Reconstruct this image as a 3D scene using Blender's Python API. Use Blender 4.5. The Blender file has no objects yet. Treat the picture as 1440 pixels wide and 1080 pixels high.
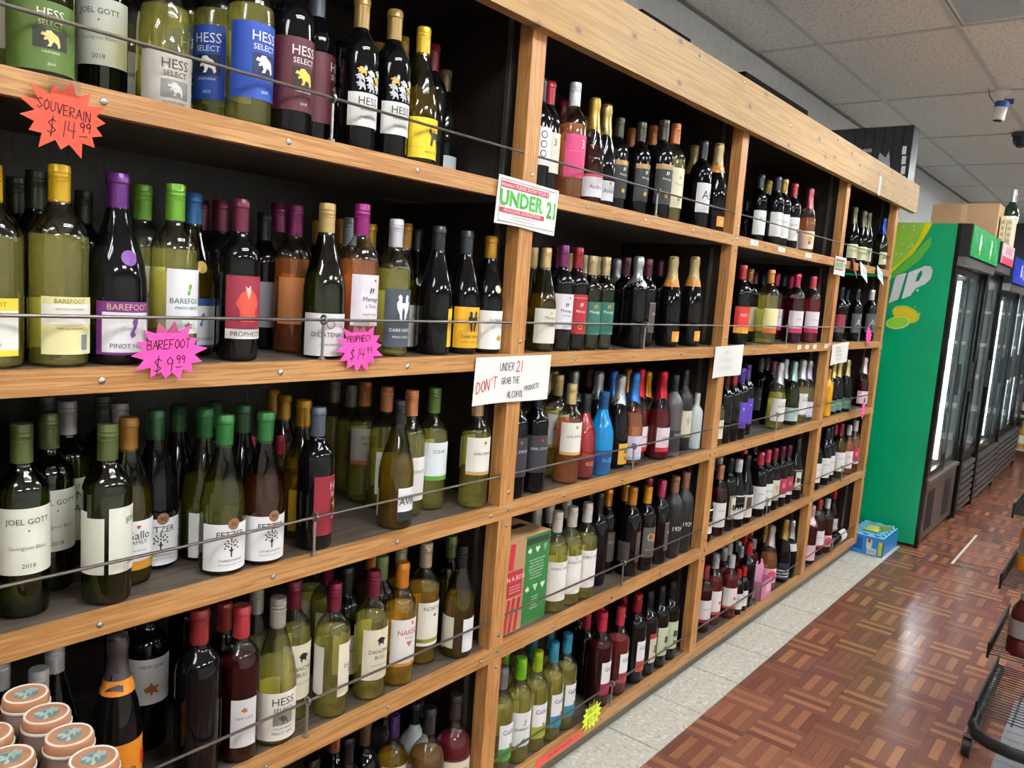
import bpy, math, random
from mathutils import Vector, Matrix
# ------------------------------------------------------------------ camera, world, exposure
SC = bpy.context.scene
COL = SC.collection
CAM_POS = (0.0, -1.1802, 1.4128)
R_, U_, F_ = (Vector((0.6286, -0.7744, 0.0715)), Vector((0.0512, 0.1331, 0.9898)), Vector((0.7760, 0.6186, -0.1234)))
cd = bpy.data.cameras.new('camera'); cam = bpy.data.objects.new('camera', cd); COL.objects.link(cam)
F_.normalize(); R_ = (R_ - F_*R_.dot(F_)).normalized(); U_ = R_.cross(F_)
m = Matrix.Identity(4)
for i in range(3):
    m[i][0] = R_[i]; m[i][1] = U_[i]; m[i][2] = -F_[i]; m[i][3] = CAM_POS[i]
cam.matrix_world = m
cd.sensor_fit = 'HORIZONTAL'; cd.sensor_width = 36.0; cd.lens = 1111.88/1440*36.0; cd.clip_start = 0.02
SC.camera = cam
w = bpy.data.worlds.new('world'); SC.world = w; w.use_nodes = True
w.node_tree.nodes['Background'].inputs[0].default_value = (0.75, 0.8, 0.9, 1); w.node_tree.nodes['Background'].inputs[1].default_value = 0.05
vs = SC.view_settings; vs.view_transform = 'Standard'; vs.look = 'None'; vs.gamma = 1.0; vs.use_curve_mapping = False; vs.exposure = 1.15
SC.cycles.transparent_max_bounces = 32
SC.cycles.max_bounces = 8
LAMP = 34.0     # emission strength of the fluorescent tubes
CEIL = 2.70
LIT = [(-2.017, -0.937), (0.423, -0.937), (2.863, -0.937), (5.303, -0.937), (7.743, -0.937), (10.183, -0.937),
       (-2.017, -3.377), (0.423, -3.377), (2.863, -3.377), (5.303, -3.377)]

random.seed(4)
# ------------------------------------------------------------------ helpers
def lin(c):
    return tuple(((v/12.92) if v <= .04045 else ((v+.055)/1.055)**2.4) for v in c)
def hx(s, a=1.0):
    return lin(tuple(int(s[i:i+2], 16)/255 for i in (0, 2, 4))) + (a,)
MATS = {}
def nmat(name):
    m = bpy.data.materials.new(name); m.use_nodes = True
    return m, m.node_tree, m.node_tree.nodes['Principled BSDF']
def mat(col, rough=.5, metal=0.0, spec=.5, emit=0.0):
    k = (col, rough, metal, spec, emit)
    if k in MATS: return MATS[k]
    m, nt, p = nmat('plain_'+str(col))
    c = hx(col) if isinstance(col, str) else tuple(col)+(1,)
    n = nt.nodes.new('ShaderNodeTexNoise'); n.inputs['Scale'].default_value = 35; n.inputs['Detail'].default_value = 3
    mx = nt.nodes.new('ShaderNodeMixRGB'); mx.blend_type = 'MULTIPLY'; mx.inputs[0].default_value = .12
    mx.inputs[1].default_value = c; nt.links.new(n.outputs['Fac'], mx.inputs[2]); nt.links.new(mx.outputs[0], p.inputs['Base Color'])
    p.inputs['Roughness'].default_value = rough; p.inputs['Metallic'].default_value = metal
    p.inputs['Specular IOR Level'].default_value = spec
    if emit:
        p.inputs['Emission Color'].default_value = c; p.inputs['Emission Strength'].default_value = emit
    MATS[k] = m
    return m
def clear_mat(name, tint, rough=.03, edge=.28):
    if name in MATS: return MATS[name]
    m = bpy.data.materials.new(name); m.use_nodes = True; nt = m.node_tree; nt.nodes.clear()
    o = nt.nodes.new('ShaderNodeOutputMaterial'); mix = nt.nodes.new('ShaderNodeMixShader')
    l2 = nt.nodes.new('ShaderNodeLayerWeight'); l2.inputs[0].default_value = .5
    pw = nt.nodes.new('ShaderNodeMath'); pw.operation = 'POWER'; pw.inputs[1].default_value = 5.0; nt.links.new(l2.outputs['Facing'], pw.inputs[0])
    fr = nt.nodes.new('ShaderNodeMath'); fr.operation = 'MULTIPLY_ADD'; fr.inputs[1].default_value = .95; fr.inputs[2].default_value = .05; nt.links.new(pw.outputs[0], fr.inputs[0])
    t = nt.nodes.new('ShaderNodeBsdfTransparent'); g = nt.nodes.new('ShaderNodeBsdfGlossy')
    lw = nt.nodes.new('ShaderNodeLayerWeight'); lw.inputs[0].default_value = .42
    rp = nt.nodes.new('ShaderNodeMixRGB'); rp.inputs[1].default_value = tuple(tint)+(1,)
    rp.inputs[2].default_value = tuple(c*c*edge for c in tint)+(1,)
    nt.links.new(lw.outputs['Facing'], rp.inputs[0]); nt.links.new(rp.outputs[0], t.inputs[0])
    g.inputs['Roughness'].default_value = rough; g.inputs['Color'].default_value = (1, 1, 1, 1)
    nt.links.new(fr.outputs[0], mix.inputs[0]); nt.links.new(t.outputs[0], mix.inputs[1]); nt.links.new(g.outputs[0], mix.inputs[2])
    nt.links.new(mix.outputs[0], o.inputs[0]); MATS[name] = m
    return m
def wine_mat(name, tint, body, amt):
    if name in MATS: return MATS[name]
    m = bpy.data.materials.new(name); m.use_nodes = True; nt = m.node_tree; nt.nodes.clear()
    o = nt.nodes.new('ShaderNodeOutputMaterial'); mix = nt.nodes.new('ShaderNodeMixShader'); mix.inputs[0].default_value = amt
    t = nt.nodes.new('ShaderNodeBsdfTransparent'); t.inputs[0].default_value = tuple(tint)+(1,)
    a = nt.nodes.new('ShaderNodeAddShader'); df = nt.nodes.new('ShaderNodeBsdfDiffuse'); tl = nt.nodes.new('ShaderNodeBsdfTranslucent')
    df.inputs[0].default_value = tuple(c*.7 for c in body)+(1,); tl.inputs[0].default_value = tuple(c*.5 for c in body)+(1,)
    nt.links.new(df.outputs[0], a.inputs[0]); nt.links.new(tl.outputs[0], a.inputs[1])
    nt.links.new(t.outputs[0], mix.inputs[1]); nt.links.new(a.outputs[0], mix.inputs[2]); nt.links.new(mix.outputs[0], o.inputs[0])
    MATS[name] = m
    return m
def wood_mat(name, c1, c2, axis, scale=1.0, rough=.45, knots=False, fine=14.0):
    m, nt, p = nmat(name)
    tc = nt.nodes.new('ShaderNodeTexCoord'); mp = nt.nodes.new('ShaderNodeMapping')
    sc = [fine*scale]*3; sc[axis] = (.35 if knots else .7)*scale
    mp.inputs['Scale'].default_value = sc
    oi = nt.nodes.new('ShaderNodeObjectInfo'); vm = nt.nodes.new('ShaderNodeVectorMath'); vm.operation = 'ADD'
    cmb = nt.nodes.new('ShaderNodeCombineXYZ'); mul = nt.nodes.new('ShaderNodeMath'); mul.operation = 'MULTIPLY'; mul.inputs[1].default_value = 37.0
    nt.links.new(oi.outputs['Random'], mul.inputs[0])
    for i in range(3): nt.links.new(mul.outputs[0], cmb.inputs[i])
    nt.links.new(tc.outputs['Object'], vm.inputs[0]); nt.links.new(cmb.outputs[0], vm.inputs[1]); nt.links.new(vm.outputs[0], mp.inputs[0])
    n = nt.nodes.new('ShaderNodeTexNoise'); n.inputs['Scale'].default_value = 5; n.inputs['Detail'].default_value = 6; n.inputs['Distortion'].default_value = .6
    nt.links.new(mp.outputs[0], n.inputs['Vector'])
    wv = nt.nodes.new('ShaderNodeMath'); wv.operation = 'MULTIPLY'; wv.inputs[1].default_value = 26
    sn = nt.nodes.new('ShaderNodeMath'); sn.operation = 'SINE'
    nt.links.new(n.outputs['Fac'], wv.inputs[0]); nt.links.new(wv.outputs[0], sn.inputs[0])
    rp = nt.nodes.new('ShaderNodeMapRange'); rp.inputs['From Min'].default_value = -1.2; rp.inputs['From Max'].default_value = 1.0
    nt.links.new(sn.outputs[0], rp.inputs[0])
    mx = nt.nodes.new('ShaderNodeMixRGB'); mx.inputs[1].default_value = hx(c1); mx.inputs[2].default_value = hx(c2)
    nt.links.new(rp.outputs[0], mx.inputs[0]); last = mx.outputs[0]
    if knots:
        sx_ = nt.nodes.new('ShaderNodeSeparateXYZ'); cx_ = nt.nodes.new('ShaderNodeCombineXYZ'); nt.links.new(tc.outputs['Object'], sx_.inputs[0])
        m1 = nt.nodes.new('ShaderNodeMath'); m1.operation = 'MULTIPLY'; m1.inputs[1].default_value = 4.2; nt.links.new(sx_.outputs[0], m1.inputs[0]); nt.links.new(m1.outputs[0], cx_.inputs[0])
        m2 = nt.nodes.new('ShaderNodeMath'); m2.operation = 'MULTIPLY'; m2.inputs[1].default_value = 7.5; nt.links.new(sx_.outputs[2], m2.inputs[0]); nt.links.new(m2.outputs[0], cx_.inputs[1])
        vo = nt.nodes.new('ShaderNodeTexVoronoi'); vo.voronoi_dimensions = '2D'; vo.inputs['Scale'].default_value = 1.0; nt.links.new(cx_.outputs[0], vo.inputs['Vector'])
        for lo_, hi_, amt_, c_ in ((.06, .16, .35, '8d6a45'), (.025, .075, .8, '5a4230')):
            kr = nt.nodes.new('ShaderNodeMapRange'); kr.inputs['From Min'].default_value = lo_; kr.inputs['From Max'].default_value = hi_; kr.inputs['To Min'].default_value = amt_; kr.inputs['To Max'].default_value = 0
            nt.links.new(vo.outputs['Distance'], kr.inputs[0])
            k2 = nt.nodes.new('ShaderNodeMixRGB'); k2.inputs[2].default_value = hx(c_); nt.links.new(kr.outputs[0], k2.inputs[0]); nt.links.new(last, k2.inputs[1]); last = k2.outputs[0]
    nt.links.new(last, p.inputs['Base Color']); p.inputs['Roughness'].default_value = rough
    bp = nt.nodes.new('ShaderNodeBump'); bp.inputs['Strength'].default_value = .12; bp.inputs['Distance'].default_value = .002
    nt.links.new(sn.outputs[0], bp.inputs['Height']); nt.links.new(bp.outputs[0], p.inputs['Normal'])
    return m
def speck_mat(name, base, specks, rough, scale=120, bump=0.0):
    m, nt, p = nmat(name)
    tc = nt.nodes.new('ShaderNodeTexCoord'); src = tc.outputs['Object']
    last = None
    bc = nt.nodes.new('ShaderNodeRGB'); bc.outputs[0].default_value = hx(base); last = bc.outputs[0]
    hgt = None
    for i, (c, s, lo, hi) in enumerate(specks):
        n = nt.nodes.new('ShaderNodeTexNoise'); n.inputs['Scale'].default_value = scale*s; n.inputs['Detail'].default_value = 3
        ad = nt.nodes.new('ShaderNodeVectorMath'); ad.operation = 'ADD'; ad.inputs[1].default_value = (i*3.7, i*1.3, i*2.1)
        nt.links.new(src, ad.inputs[0]); nt.links.new(ad.outputs[0], n.inputs['Vector'])
        r = nt.nodes.new('ShaderNodeMapRange'); r.inputs['From Min'].default_value = lo; r.inputs['From Max'].default_value = hi
        nt.links.new(n.outputs['Fac'], r.inputs[0])
        mx = nt.nodes.new('ShaderNodeMixRGB'); mx.inputs[2].default_value = hx(c); nt.links.new(r.outputs[0], mx.inputs[0]); nt.links.new(last, mx.inputs[1]); last = mx.outputs[0]
        hgt = r.outputs[0]
    nt.links.new(last, p.inputs['Base Color']); p.inputs['Roughness'].default_value = rough
    if bump:
        b = nt.nodes.new('ShaderNodeBump'); b.inputs['Strength'].default_value = bump; b.inputs['Distance'].default_value = .003; b.invert = True
        nt.links.new(hgt, b.inputs['Height']); nt.links.new(b.outputs[0], p.inputs['Normal'])
    return m

class MB:
    def __init__(s): s.v = []; s.f = []; s.c = []
    def box(s, a, b, col=None):
        i = len(s.v); (x0, y0, z0), (x1, y1, z1) = a, b
        s.v += [(x0,y0,z0),(x1,y0,z0),(x1,y1,z0),(x0,y1,z0),(x0,y0,z1),(x1,y0,z1),(x1,y1,z1),(x0,y1,z1)]
        s.f += [(i,i+3,i+2,i+1),(i+4,i+5,i+6,i+7),(i,i+1,i+5,i+4),(i+1,i+2,i+6,i+5),(i+2,i+3,i+7,i+6),(i+3,i,i+4,i+7)]
        s.c += [col]*6
        return s
    def lathe(s, prof, seg=20, cap=False):
        i0 = len(s.v); n = len(prof)
        for r, z in prof:
            for k in range(seg):
                a = 2*math.pi*k/seg; s.v.append((r*math.cos(a), r*math.sin(a), z))
        for j in range(n-1):
            for k in range(seg):
                k2 = (k+1) % seg
                s.f.append((i0+j*seg+k, i0+j*seg+k2, i0+(j+1)*seg+k2, i0+(j+1)*seg+k)); s.c.append(None)
        if cap:
            s.f.append(tuple(i0+k for k in range(seg))[::-1]); s.f.append(tuple(i0+(n-1)*seg+k for k in range(seg))); s.c += [None]*2
        return s
    def tube(s, pts, r, seg=8, closed=False):
        pts = [Vector(p) for p in pts]; i0 = len(s.v); n = len(pts)
        for j, p in enumerate(pts):
            if closed: t = pts[(j+1) % n] - pts[j-1]
            else: t = pts[min(j+1, n-1)] - pts[max(j-1, 0)]
            t.normalize(); a = Vector((0, 0, 1)) if abs(t.z) < .9 else Vector((1, 0, 0))
            u = t.cross(a).normalized(); v = t.cross(u)
            for k in range(seg):
                an = 2*math.pi*k/seg; s.v.append(tuple(p + u*(r*math.cos(an)) + v*(r*math.sin(an))))
        m = n if closed else n-1
        for j in range(m):
            j2 = (j+1) % n
            for k in range(seg):
                k2 = (k+1) % seg
                s.f.append((i0+j*seg+k, i0+j*seg+k2, i0+j2*seg+k2, i0+j2*seg+k)); s.c.append(None)
        if not closed:
            s.f.append(tuple(i0+k for k in range(seg))[::-1]); s.f.append(tuple(i0+(n-1)*seg+k for k in range(seg))); s.c += [None]*2
        return s
    def prism(s, poly, d, plane='xz'):
        """polygon (2D) extruded by d; plane 'xz': front at y=0, back at y=+d"""
        i0 = len(s.v); n = len(poly)
        for q in (0, d):
            for a, b in poly:
                s.v.append((a, q, b) if plane == 'xz' else ((q, a, b) if plane == 'yz' else (a, b, q)))
        s.f.append(tuple(range(i0, i0+n))); s.f.append(tuple(range(i0+n, i0+2*n))[::-1]); s.c += [None]*2
        for k in range(n):
            k2 = (k+1) % n; s.f.append((i0+k, i0+n+k, i0+n+k2, i0+k2)); s.c.append(None)
        return s
    def mesh(s, name, smooth=False):
        me = bpy.data.meshes.new(name); me.from_pydata(s.v, [], s.f)
        if any(c is not None for c in s.c):
            at = me.color_attributes.new('Col', 'BYTE_COLOR', 'CORNER'); k = 0
            vals = []
            for poly, c in zip(me.polygons, s.c):
                for _ in range(poly.loop_total): vals += list(c or (1, 1, 1))+[1.0]
            at.data.foreach_set('color', vals)
        me.update()
        import bmesh
        bm = bmesh.new(); bm.from_mesh(me); bmesh.ops.recalc_face_normals(bm, faces=bm.faces); bm.to_mesh(me); bm.free()
        if smooth:
            me.polygons.foreach_set('use_smooth', [True]*len(me.polygons)); me.set_sharp_from_angle(angle=math.radians(40))
        return me
def link(name, me, material=None, parent=None, loc=(0,0,0), rot=(0,0,0), scale=None):
    if material is not None and not me.materials: me.materials.append(material)
    o = bpy.data.objects.new(name, me); COL.objects.link(o); o.location = loc; o.rotation_euler = rot
    if scale: o.scale = (scale,)*3
    if parent: o.parent = parent
    return o
def tag(o, label=None, cat=None, group=None, kind=None):
    if label: o['label'] = label
    if cat: o['category'] = cat
    if group: o['group'] = group
    if kind: o['kind'] = kind
    return o
def empty(name, loc=(0,0,0), rz=0.0):
    o = bpy.data.objects.new(name, None); COL.objects.link(o); o.location = loc; o.rotation_euler = (0, 0, rz); o.empty_display_size = .05
    return o
def cbox(name, a, b, material, parent=None, org=None):
    """box as object with origin at its centre (parent sits at org)"""
    c = [(a[i]+b[i])/2 for i in range(3)]; h = [(b[i]-a[i])/2 for i in range(3)]
    me = MB().box([-q for q in h], h).mesh(name)
    o = org or (0, 0, 0)
    return link(name, me, material, parent, [c[i]-o[i] for i in range(3)])
# text -> list of (verts, faces)
TXT = {}
def text_geo(t, bold=0.0):
    if (t, bold) in TXT: return TXT[(t, bold)]
    cu = bpy.data.curves.new('t', 'FONT'); cu.body = t; cu.align_x = 'CENTER'; cu.align_y = 'CENTER'; cu.resolution_u = 2; cu.offset = bold
    ob = bpy.data.objects.new('t', cu); COL.objects.link(ob)
    dg = bpy.context.evaluated_depsgraph_get(); dg.update(); ev = ob.evaluated_get(dg); me = ev.to_mesh()
    g = ([tuple(v.co[:2]) for v in me.vertices], [tuple(p.vertices) for p in me.polygons])
    ev.to_mesh_clear(); bpy.data.objects.remove(ob); bpy.data.curves.remove(cu)
    xs = [v[0] for v in g[0]] or [0]; ys = [v[1] for v in g[0]] or [0]
    cx, cy, h = (min(xs)+max(xs))/2, (min(ys)+max(ys))/2, max(max(ys)-min(ys), .01)
    if t.islower() or ',' in t: h = max(h, .6)
    g = ([((x-cx)/h, (y-cy)/h) for x, y in g[0]], g[1]); TXT[(t, bold)] = g
    return g
# hand lettering strokes in a 0..1 box
HW = {'A':[[(0,0),(.45,1),(.9,0)],[(.2,.4),(.7,.4)]],'B':[[(0,0),(0,1),(.6,.95),(.6,.6),(0,.52),(.7,.45),(.7,.05),(0,0)]],'C':[[(.8,.9),(.4,1),(.05,.6),(.1,.15),(.45,0),(.8,.1)]],
'D':[[(0,0),(0,1),(.5,.9),(.75,.5),(.5,.1),(0,0)]],'E':[[(.7,1),(0,1),(0,0),(.7,0)],[(0,.5),(.6,.5)]],'F':[[(.7,1),(0,1),(0,0)],[(0,.5),(.55,.5)]],'G':[[(.8,.85),(.4,1),(.05,.6),(.1,.15),(.45,0),(.8,.15),(.8,.45),(.5,.45)]],
'H':[[(0,0),(0,1)],[(.7,0),(.7,1)],[(0,.5),(.7,.5)]],'I':[[(.2,0),(.2,1)]],'L':[[(0,1),(0,0),(.6,0)]],'N':[[(0,0),(0,1),(.7,0),(.7,1)]],'O':[[(.4,1),(.05,.7),(.05,.3),(.4,0),(.75,.3),(.75,.7),(.4,1)]],
'P':[[(0,0),(0,1),(.6,.95),(.65,.6),(0,.5)]],'R':[[(0,0),(0,1),(.6,.95),(.6,.6),(0,.5),(.7,0)]],'S':[[(.75,.85),(.4,1),(.05,.75),(.4,.5),(.75,.25),(.4,0),(0,.15)]],'T':[[(0,1),(.8,1)],[(.4,1),(.4,0)]],'U':[[(0,1),(.05,.2),(.35,0),(.7,.2),(.75,1)]],'V':[[(0,1),(.4,0),(.8,1)]],'Y':[[(0,1),(.4,.5),(.8,1)],[(.4,.5),(.4,0)]],
'1':[[(.2,0),(.3,1)]],'2':[[(0,.8),(.3,1),(.65,.8),(.5,.5),(0,0),(.75,.05)]],'4':[[(.6,0),(.6,1)],[(.1,1),(.05,.45),(.8,.45)]],'5':[[(.7,1),(.1,1),(.1,.55),(.55,.6),(.7,.3),(.4,0),(0,.1)]],'9':[[(.7,.8),(.4,1),(.05,.8),(.2,.5),(.65,.6),(.7,.8),(.6,0)]],'$':[[(.75,.8),(.4,.92),(.05,.7),(.4,.5),(.75,.3),(.4,.1),(0,.2)],[(.35,-.1),(.45,1.1)]],"'":[[(.2,1),(.15,.8)]],'_':[[(0,0),(1.6,.1)]],' ':[]}
def hand(text, h, x, z, width=.0011, slant=.05, rise=0.0):
    """ribbon polygons of hand lettering, in sign plane (x,z), list of quads"""
    quads = []; cx = x
    for ch in text:
        st = HW.get(ch, [])
        for line in st:
            for (a, b), (c, d) in zip(line, line[1:]):
                p = Vector((cx+(a+slant*b)*h*.62, z+b*h+rise*(cx-x))); q = Vector((cx+(c+slant*d)*h*.62, z+d*h+rise*(cx-x)))
                t = (q-p); L = t.length
                if L < 1e-6: continue
                t /= L; nrm = Vector((-t.y, t.x))*width/2; p -= t*width*.4; q += t*width*.4
                quads.append([p+nrm, p-nrm, q-nrm, q+nrm])
        cx += h*(.62 if ch not in "1I '" else .34)
    return quads, cx
def quads_mesh(name, quads, y):
    v = []; f = []
    for qd in quads:
        i = len(v); v += [(p.x, y, p.y) for p in qd]; f.append((i, i+1, i+2, i+3))
    me = bpy.data.meshes.new(name); me.from_pydata(v, [], f); return me
def flat_text(name, t, h, material, parent, loc, rot=(0,0,0), sx=1.0, bold=0.0):
    g = text_geo(t, bold); me = bpy.data.meshes.new(name); me.from_pydata([(x*h*sx, 0, y*h) for x, y in g[0]], [], g[1])
    return link(name, me, material, parent, loc, rot)

# ------------------------------------------------------------------ materials
M_LIP = wood_mat('shelf_edge_wood', '9c6836', 'b98a56', 0, fine=22)
M_POST = wood_mat('post_wood', 'a26c38', 'bd8a52', 2, fine=18)
M_FASCIA = wood_mat('pine_fascia', '96713e', 'aa864f', 0, knots=True, fine=16, rough=.5)
M_DARKWOOD = wood_mat('dark_panel_wood', '1d1612', '2a201a', 2, fine=8, rough=.4)
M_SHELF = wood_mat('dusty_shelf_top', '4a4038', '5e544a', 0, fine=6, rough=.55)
M_STEEL = mat('a8a4a0', .3, .9); M_ROD = mat('6e6560', .35, .8); M_SCREW = mat('c8ccd0', .2, 1.0)
M_WALL = speck_mat('painted_wall', 'dcdcdc', [('cfcfcf', .2, .45, .7)], .7)
M_CEIL = speck_mat('ceiling_tile_fissured', 'eae7e2', [('c2bcb4', 1.1, .56, .66), ('9b948b', 2.6, .62, .70)], .95, 60, .4)
M_GRID = mat('c9cacb', .5); M_BLACK = mat('16171a', .45); M_BLACKG = mat('0e0f11', .2); M_PAPER = mat('f2f1ee', .7)
M_VCT = speck_mat('speckled_vinyl_tile', 'd5d1c6', [('b3ac9d', 1.0, .55, .68), ('f0ede4', 1.4, .56, .66), ('8f887a', 2.2, .66, .74)], .3, 60)
def parquet_material():
    m, nt, p = nmat('parquet_vinyl')
    at = nt.nodes.new('ShaderNodeVertexColor'); at.layer_name = 'Col'
    tc = nt.nodes.new('ShaderNodeTexCoord'); mp = nt.nodes.new('ShaderNodeMapping'); mp.inputs['Scale'].default_value = (60, 60, 60)
    nt.links.new(tc.outputs['Object'], mp.inputs[0]); n = nt.nodes.new('ShaderNodeTexNoise'); n.inputs['Scale'].default_value = 2.2; n.inputs['Detail'].default_value = 5
    nt.links.new(mp.outputs[0], n.inputs['Vector'])
    mr = nt.nodes.new('ShaderNodeMapRange'); mr.inputs['To Min'].default_value = .62; mr.inputs['To Max'].default_value = 1.28; nt.links.new(n.outputs['Fac'], mr.inputs[0])
    mx = nt.nodes.new('ShaderNodeMixRGB'); mx.blend_type = 'MULTIPLY'; mx.inputs[0].default_value = 1; nt.links.new(at.outputs[0], mx.inputs[1]); nt.links.new(mr.outputs[0], mx.inputs[2])
    nt.links.new(mx.outputs[0], p.inputs['Base Color']); p.inputs['Roughness'].default_value = .2; p.inputs['Specular IOR Level'].default_value = .5
    return m
M_PARQ = parquet_material()

# ------------------------------------------------------------------ room shell
XW0, XW1, YW0, YW1 = -3.2, 12.4, -5.2, .622
def structure(o): o['kind'] = 'structure'; return o
floor = structure(cbox('floor', (XW0, YW0, -.12), (XW1, YW1, -.004), mat('5a2a1a', .35)))
fo = floor.location.copy()
TILE = .305; X0 = 2.155; YB = -.158
TONE = {'D': [(.20,.072,.050), (.18,.064,.047), (.215,.080,.056)], 'M': [(.25,.094,.060), (.28,.108,.066)], 'L': [(.37,.155,.080), (.33,.135,.074)]}
def parquet_tile(mb, ox, oy, rnd, g=.0005):
    h = TILE/2
    for bx in range(2):
        for by in range(2):
            pk = rnd.random(); pat = 'DLDLD' if pk < .42 else ('DDMDD' if pk < .72 else ('MLMLM' if pk < .86 else 'MMDMM'))
            for k in range(5):
                w_ = h/5; a0, a1 = k*w_+g, (k+1)*w_-g
                c = rnd.choice(TONE[pat[k]])
                if (bx+by) % 2: p0, p1 = (bx*h+g, by*h+a0), ((bx+1)*h-g, by*h+a1)
                else: p0, p1 = (bx*h+a0, by*h+g), (bx*h+a1, (by+1)*h-g)
                mb.box((ox+p0[0], oy+p0[1], -.003), (ox+p1[0], oy+p1[1], 0), c)
variants = []
for k in range(8):
    mb = MB(); parquet_tile(mb, -TILE/2, -TILE/2, random.Random(k+3)); variants.append(mb.mesh('parquet_tile'))
for i in range(-3, 30):
    for j in range(5):
        x = X0+(i+.5)*TILE; y = YB-(j+.5)*TILE
        if x > 11.4: continue
        link('parquet_tile', random.choice(variants), M_PARQ, floor, (x-fo.x, y-fo.y, -fo.z), (0, 0, random.choice((0, math.pi))))
mb = MB(); rr = random.Random(9)
for i in range(-17, 33):
    for j in range(-2, 7):
        x = X0+i*TILE; y = YB-(j+1)*TILE
        if (-3 <= i < 30 and 0 <= j < 5) : continue
        if j < 0 and x < 5.05: continue
        if j < 0 and y > .5: continue
        if x > 12.3 or x < -3.1: continue
        parquet_tile(mb, x-fo.x, y-fo.y, rr)
o = link('parquet_field', mb.mesh('parquet_field'), M_PARQ, floor, (0, 0, -fo.z)); o['kind'] = 'stuff'
o = cbox('vinyl_bounce_field', (XW0, YW0, -.003), (XW1, YB-7*TILE, .0), M_VCT, floor, fo); o['kind'] = 'stuff'  # unseen pale floor, added to bounce more light up to the ceiling
vt = MB().box((-TILE/2+.0028, -.5*TILE+.001, -.003), (TILE/2-.0028, .5*TILE-.001, .0012)).mesh('vinyl_tile')
for i in range(-7, 10):
    link('vinyl_tile', vt, M_VCT, floor, (X0+(i+.5)*TILE-fo.x, YB+.5*TILE-fo.y, -fo.z))
link('floor_strip', MB().box((-.41, -.006, 0), (.41, .006, .003)).mesh('floor_strip'), mat('e8e2d4', .4), floor, (5.51-fo.x, -.46-fo.y, -fo.z))['label'] = 'thin white strip stuck along the parquet'
wl = structure(cbox('wall_left', (XW0, .622, 0), (XW1, .72, CEIL), M_WALL))
structure(cbox('wall_far', (XW1, YW0, 0), (XW1+.1, .72, CEIL), mat('4a4c52', .8)))
structure(cbox('wall_right', (XW0, YW0-.1, 0), (XW1, YW0, CEIL), mat('e6e4de', .8)))
structure(cbox('wall_back', (XW0-.1, YW0, 0), (XW0, .72, CEIL), mat('e6e4de', .8)))
ceil = structure(cbox('ceiling', (XW0, YW0, CEIL+.09), (XW1, .72, CEIL+.15), mat('77757a', .9)))
co = ceil.location.copy()
GX = [4.083+1.22*k for k in range(-6, 8)]; GY = [.615, .285]+[-.327-.61*k for k in range(0, 9)]
lit_cells = {(round(a, 2), round(b, 2)) for a, b in LIT}
tm = {}
for i in range(len(GX)-1):
    for j in range(len(GY)-1):
        x0, x1, y1, y0 = GX[i], GX[i+1], GY[j], GY[j+1]
        if x1 > XW1+.3 or y0 < YW0: continue
        if any(abs(x0-a) < .05 and abs(y1-b) < .05 for a, b in LIT) or (abs(x0-2.863) < .05 and abs(y1+.327) < .05): continue
        k = round(y1-y0, 3)
        if k not in tm: tm[k] = MB().box((-.61+.006, -k/2+.006, 0), (.61-.006, k/2-.006, .02)).mesh('ceiling_tile')
        link('ceiling_tile', tm[k], M_CEIL, ceil, ((x0+x1)/2-co.x, (y0+y1)/2-co.y, CEIL+.004-co.z))
for x in GX:
    if XW0 < x < XW1: cbox('ceiling_grid_bar', (x-.012, YW0, CEIL-.001), (x+.012, .62, CEIL+.006), M_GRID, ceil, co)
for y in GY[1:]:
    cbox('ceiling_grid_bar', (XW0, y-.012, CEIL-.002), (XW1, y+.012, CEIL+.007), M_GRID, ceil, co)
cbox('wall_angle', (XW0, .60, CEIL-.004), (XW1, .621, CEIL+.006), mat('8c8a88', .6), ceil, co)
# light fixtures
M_TUBE = mat((.94, .985, 1.0), .5, 0, .5, LAMP); M_REFL = mat('f0f0f0', .4)
lens = speck_mat('prismatic_lens', 'bfc8d2', [('aeb8c4', 1.0, .4, .6)], .3, 60)
def troffer(x0, y1, lit, label, group=None):
    x1, y0 = x0+1.22, y1-.61
    t = empty('ceiling_light', ((x0+x1)/2, (y0+y1)/2, CEIL))
    c = t.location
    mb = MB(); a = .592; b = .287
    mb.box((-a, -b, .075), (a, b, .085)); mb.box((-a, -b, 0), (a, -b+.012, .085)); mb.box((-a, b-.012, 0), (a, b, .085)); mb.box((-a, -b, 0), (-a+.012, b, .085)); mb.box((a-.012, -b, 0), (a, b, .085))
    link('housing', mb.mesh('housing'), M_REFL, t)
    if lit:
        for s in (-.14, .14):
            link('fluorescent_tube', MB().tube([(-.56, s, .045), (.56, s, .045)], .017, 10).mesh('fluorescent_tube', True), M_TUBE, t)
    else:
        link('diffuser', MB().box((-a+.012, -b+.012, .002), (a-.012, b-.012, .01)).mesh('diffuser'), lens, t)
    tag(t, label, 'ceiling light', group)
for x0, y1 in LIT: troffer(x0, y1, True, 'lit two-tube troffer set in the tiled ceiling over the aisle', 'lit ceiling troffers')
troffer(2.863, -.327, False, 'unlit ceiling troffer with pale blue prismatic lens')

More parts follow.
